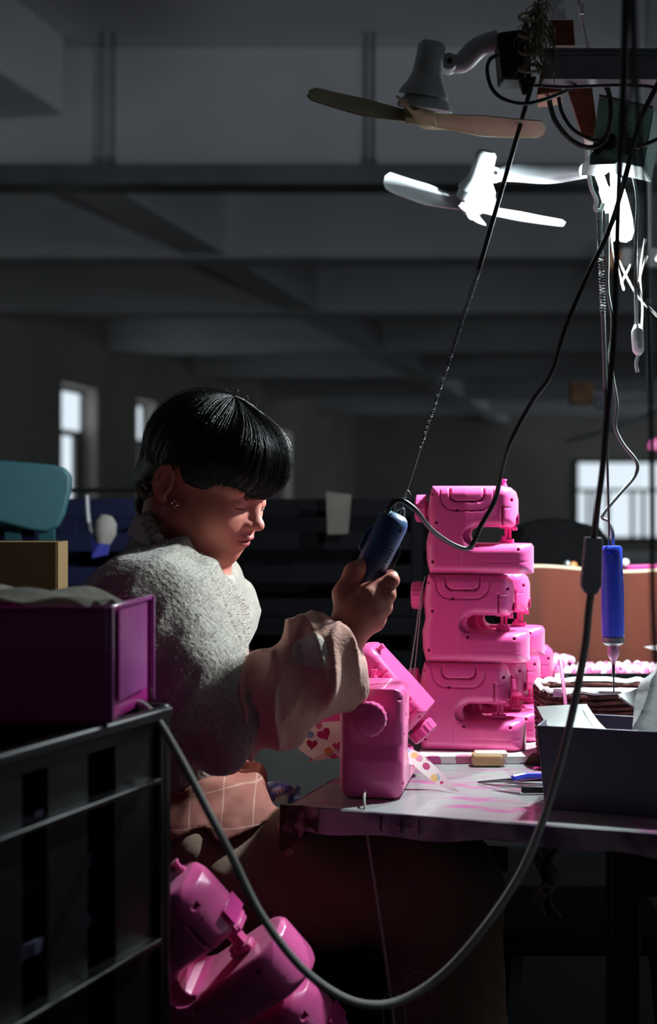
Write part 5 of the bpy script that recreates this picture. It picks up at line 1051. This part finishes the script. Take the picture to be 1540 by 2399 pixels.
tz_ = [rc(P3(450,2040,1.88), P3(1030,2085,1.855), 0.092, 0.080, 0.05), rc(P3(1030,2085,1.855), (KNN[0]+0.03,1.87,0.12), 0.082, 0.075, 0.03), rc(P3(450,2040,2.09), P3(1000,2080,2.10), 0.092, 0.080, 0.05), rc(P3(1000,2080,2.10), (KNF[0]-0.02,2.12,0.12), 0.082, 0.075, 0.03), el(P3(430,2040,1.98), (0.13,0.175,0.12), None, 0.06)]
tz_.append(dict(f=lambda P: P[:,2]-0.722, c=np.zeros(3), r=0, k=0.01, op='i'))
sculpt('trousers', tz_, M_TROU, 0.005, wr_post(0.006, 40, 55))
for q in (0, 1):
    kx, ky = ((KNN[0]+0.10, 1.865), (KNF[0]+0.06, 2.12))[q]
    part('shoe', MB().tube(spline([Vector((kx-0.11,ky,0.05)), Vector((kx-0.03,ky,0.055)), Vector((kx+0.08,ky,0.042)), Vector((kx+0.13,ky,0.036))], 4), [.035,.042,.044,.046,.046,.046,.045,.044,.042,.04,.037,.03,.012], 14), M_BLACK, person)
# ---- stool
so = root('wooden_stool', 'stool under the seated worker, hidden by the crate', 'stool', Vector((HPN[0],1.98,0)))
part('seat', MB().lathe([(0,0),(.16,0),(.165,.01),(.165,.03),(0,.032)], Vector((HPN[0],1.98,0.455)), n=28), M_RED, so)
for k in range(4):
    a_ = math.pi/4+k*math.pi/2; part('leg', MB().tube([Vector((HPN[0]+.15*math.cos(a_),1.98+.15*math.sin(a_),0)), Vector((HPN[0]+.11*math.cos(a_),1.98+.11*math.sin(a_),0.456))], 0.016, 10), M_RED, so)
# ---- the driver in the hand
dr = root('handheld_driver', 'worn dark blue electric driver gripped in the worker hand', 'screwdriver', W(780,1530,1.84))
dt, dbm = W(930,1206,1.842), W(846,1376,1.838); axd = (dbm-dt).normalized(); LD = (dbm-dt).length; sx_ = Vector((axd.z,0,-axd.x)).normalized()
M_DRV = mat('worn_blue_plastic', '#33507c', 0.4, col2='#22365a', vscale=30, contrast=(0.45,0.7))
def dprof(h): return h
part('driver_body', MB().lathe([(.0,0),(.015,.001),(.0205,.006),(.0225,.014),(.0225,LD*.55),(.0215,LD*.8),(.0195,LD),(.018,LD*1.25),(.015,LD*1.5),(.012,LD*1.6),(.0,LD*1.61)], dt, axd, 28, wob=lambda a_, h: 1+0.05*math.cos(2*a_)), M_DRV, dr)
part('end_cap', MB().lathe([(.0,-.002),(.013,-.001),(.018,.003),(.0185,.008)], dt, axd, 28), mat('driver_cap', '#6b8f9a', 0.35), dr)
part('cord_boot', MB().tube([dt+sx_*0.010+axd*0.004, dt+sx_*0.011-axd*0.018], [0.0062,0.0042], 10), M_BLACK, dr)
part('hang_loop', MB().tube(spline([dt-sx_*0.012+axd*0.002, dt-sx_*0.004-axd*0.012, dt+sx_*0.006+axd*0.001], 5), 0.0013, 6), M_STEEL, dr)
for s, l0, l1 in ((1, 0.22, 0.62), (-1, 0.30, 0.85)):
    part('trigger_lever', MB().prism([dt+sx_*s*0.021+axd*LD*l0, dt+sx_*s*0.028+axd*LD*(l0+0.12), dt+sx_*s*0.027+axd*LD*(l1-0.06), dt+sx_*s*0.020+axd*LD*l1], (0,0.014,0)), M_BLACK if s < 0 else M_DRV, dr, bevel=0.001)
nrm = Vector((0,-1,0))
for c_ in (0, 1):
    for k in range(5):
        c = dt + axd*(LD*0.42+k*0.0042) - sx_*(0.003+c_*0.0095) + nrm*(0.0222 - (0.0006 if c_ == 0 else 0.003)); part('vent_slot', MB().bar(c-sx_*0.0035, c+sx_*0.0035, 0.0013, 0.0016), M_BLACK, dr)
for u_, v_ in ((0.16,-0.012),(0.72,-0.012),(0.72,0.000)):
    part('screw_recess', MB().lathe([(.0022,0),(.0022,-.001),(0,-.001)], dt+axd*LD*u_+sx_*v_+nrm*0.0205, nrm, 12), M_BLACK, dr)
part('bit', MB().tube([dbm+axd*LD*0.6, dbm+axd*(LD*0.6+0.05)], 0.0025, 8), M_CHROME, dr)
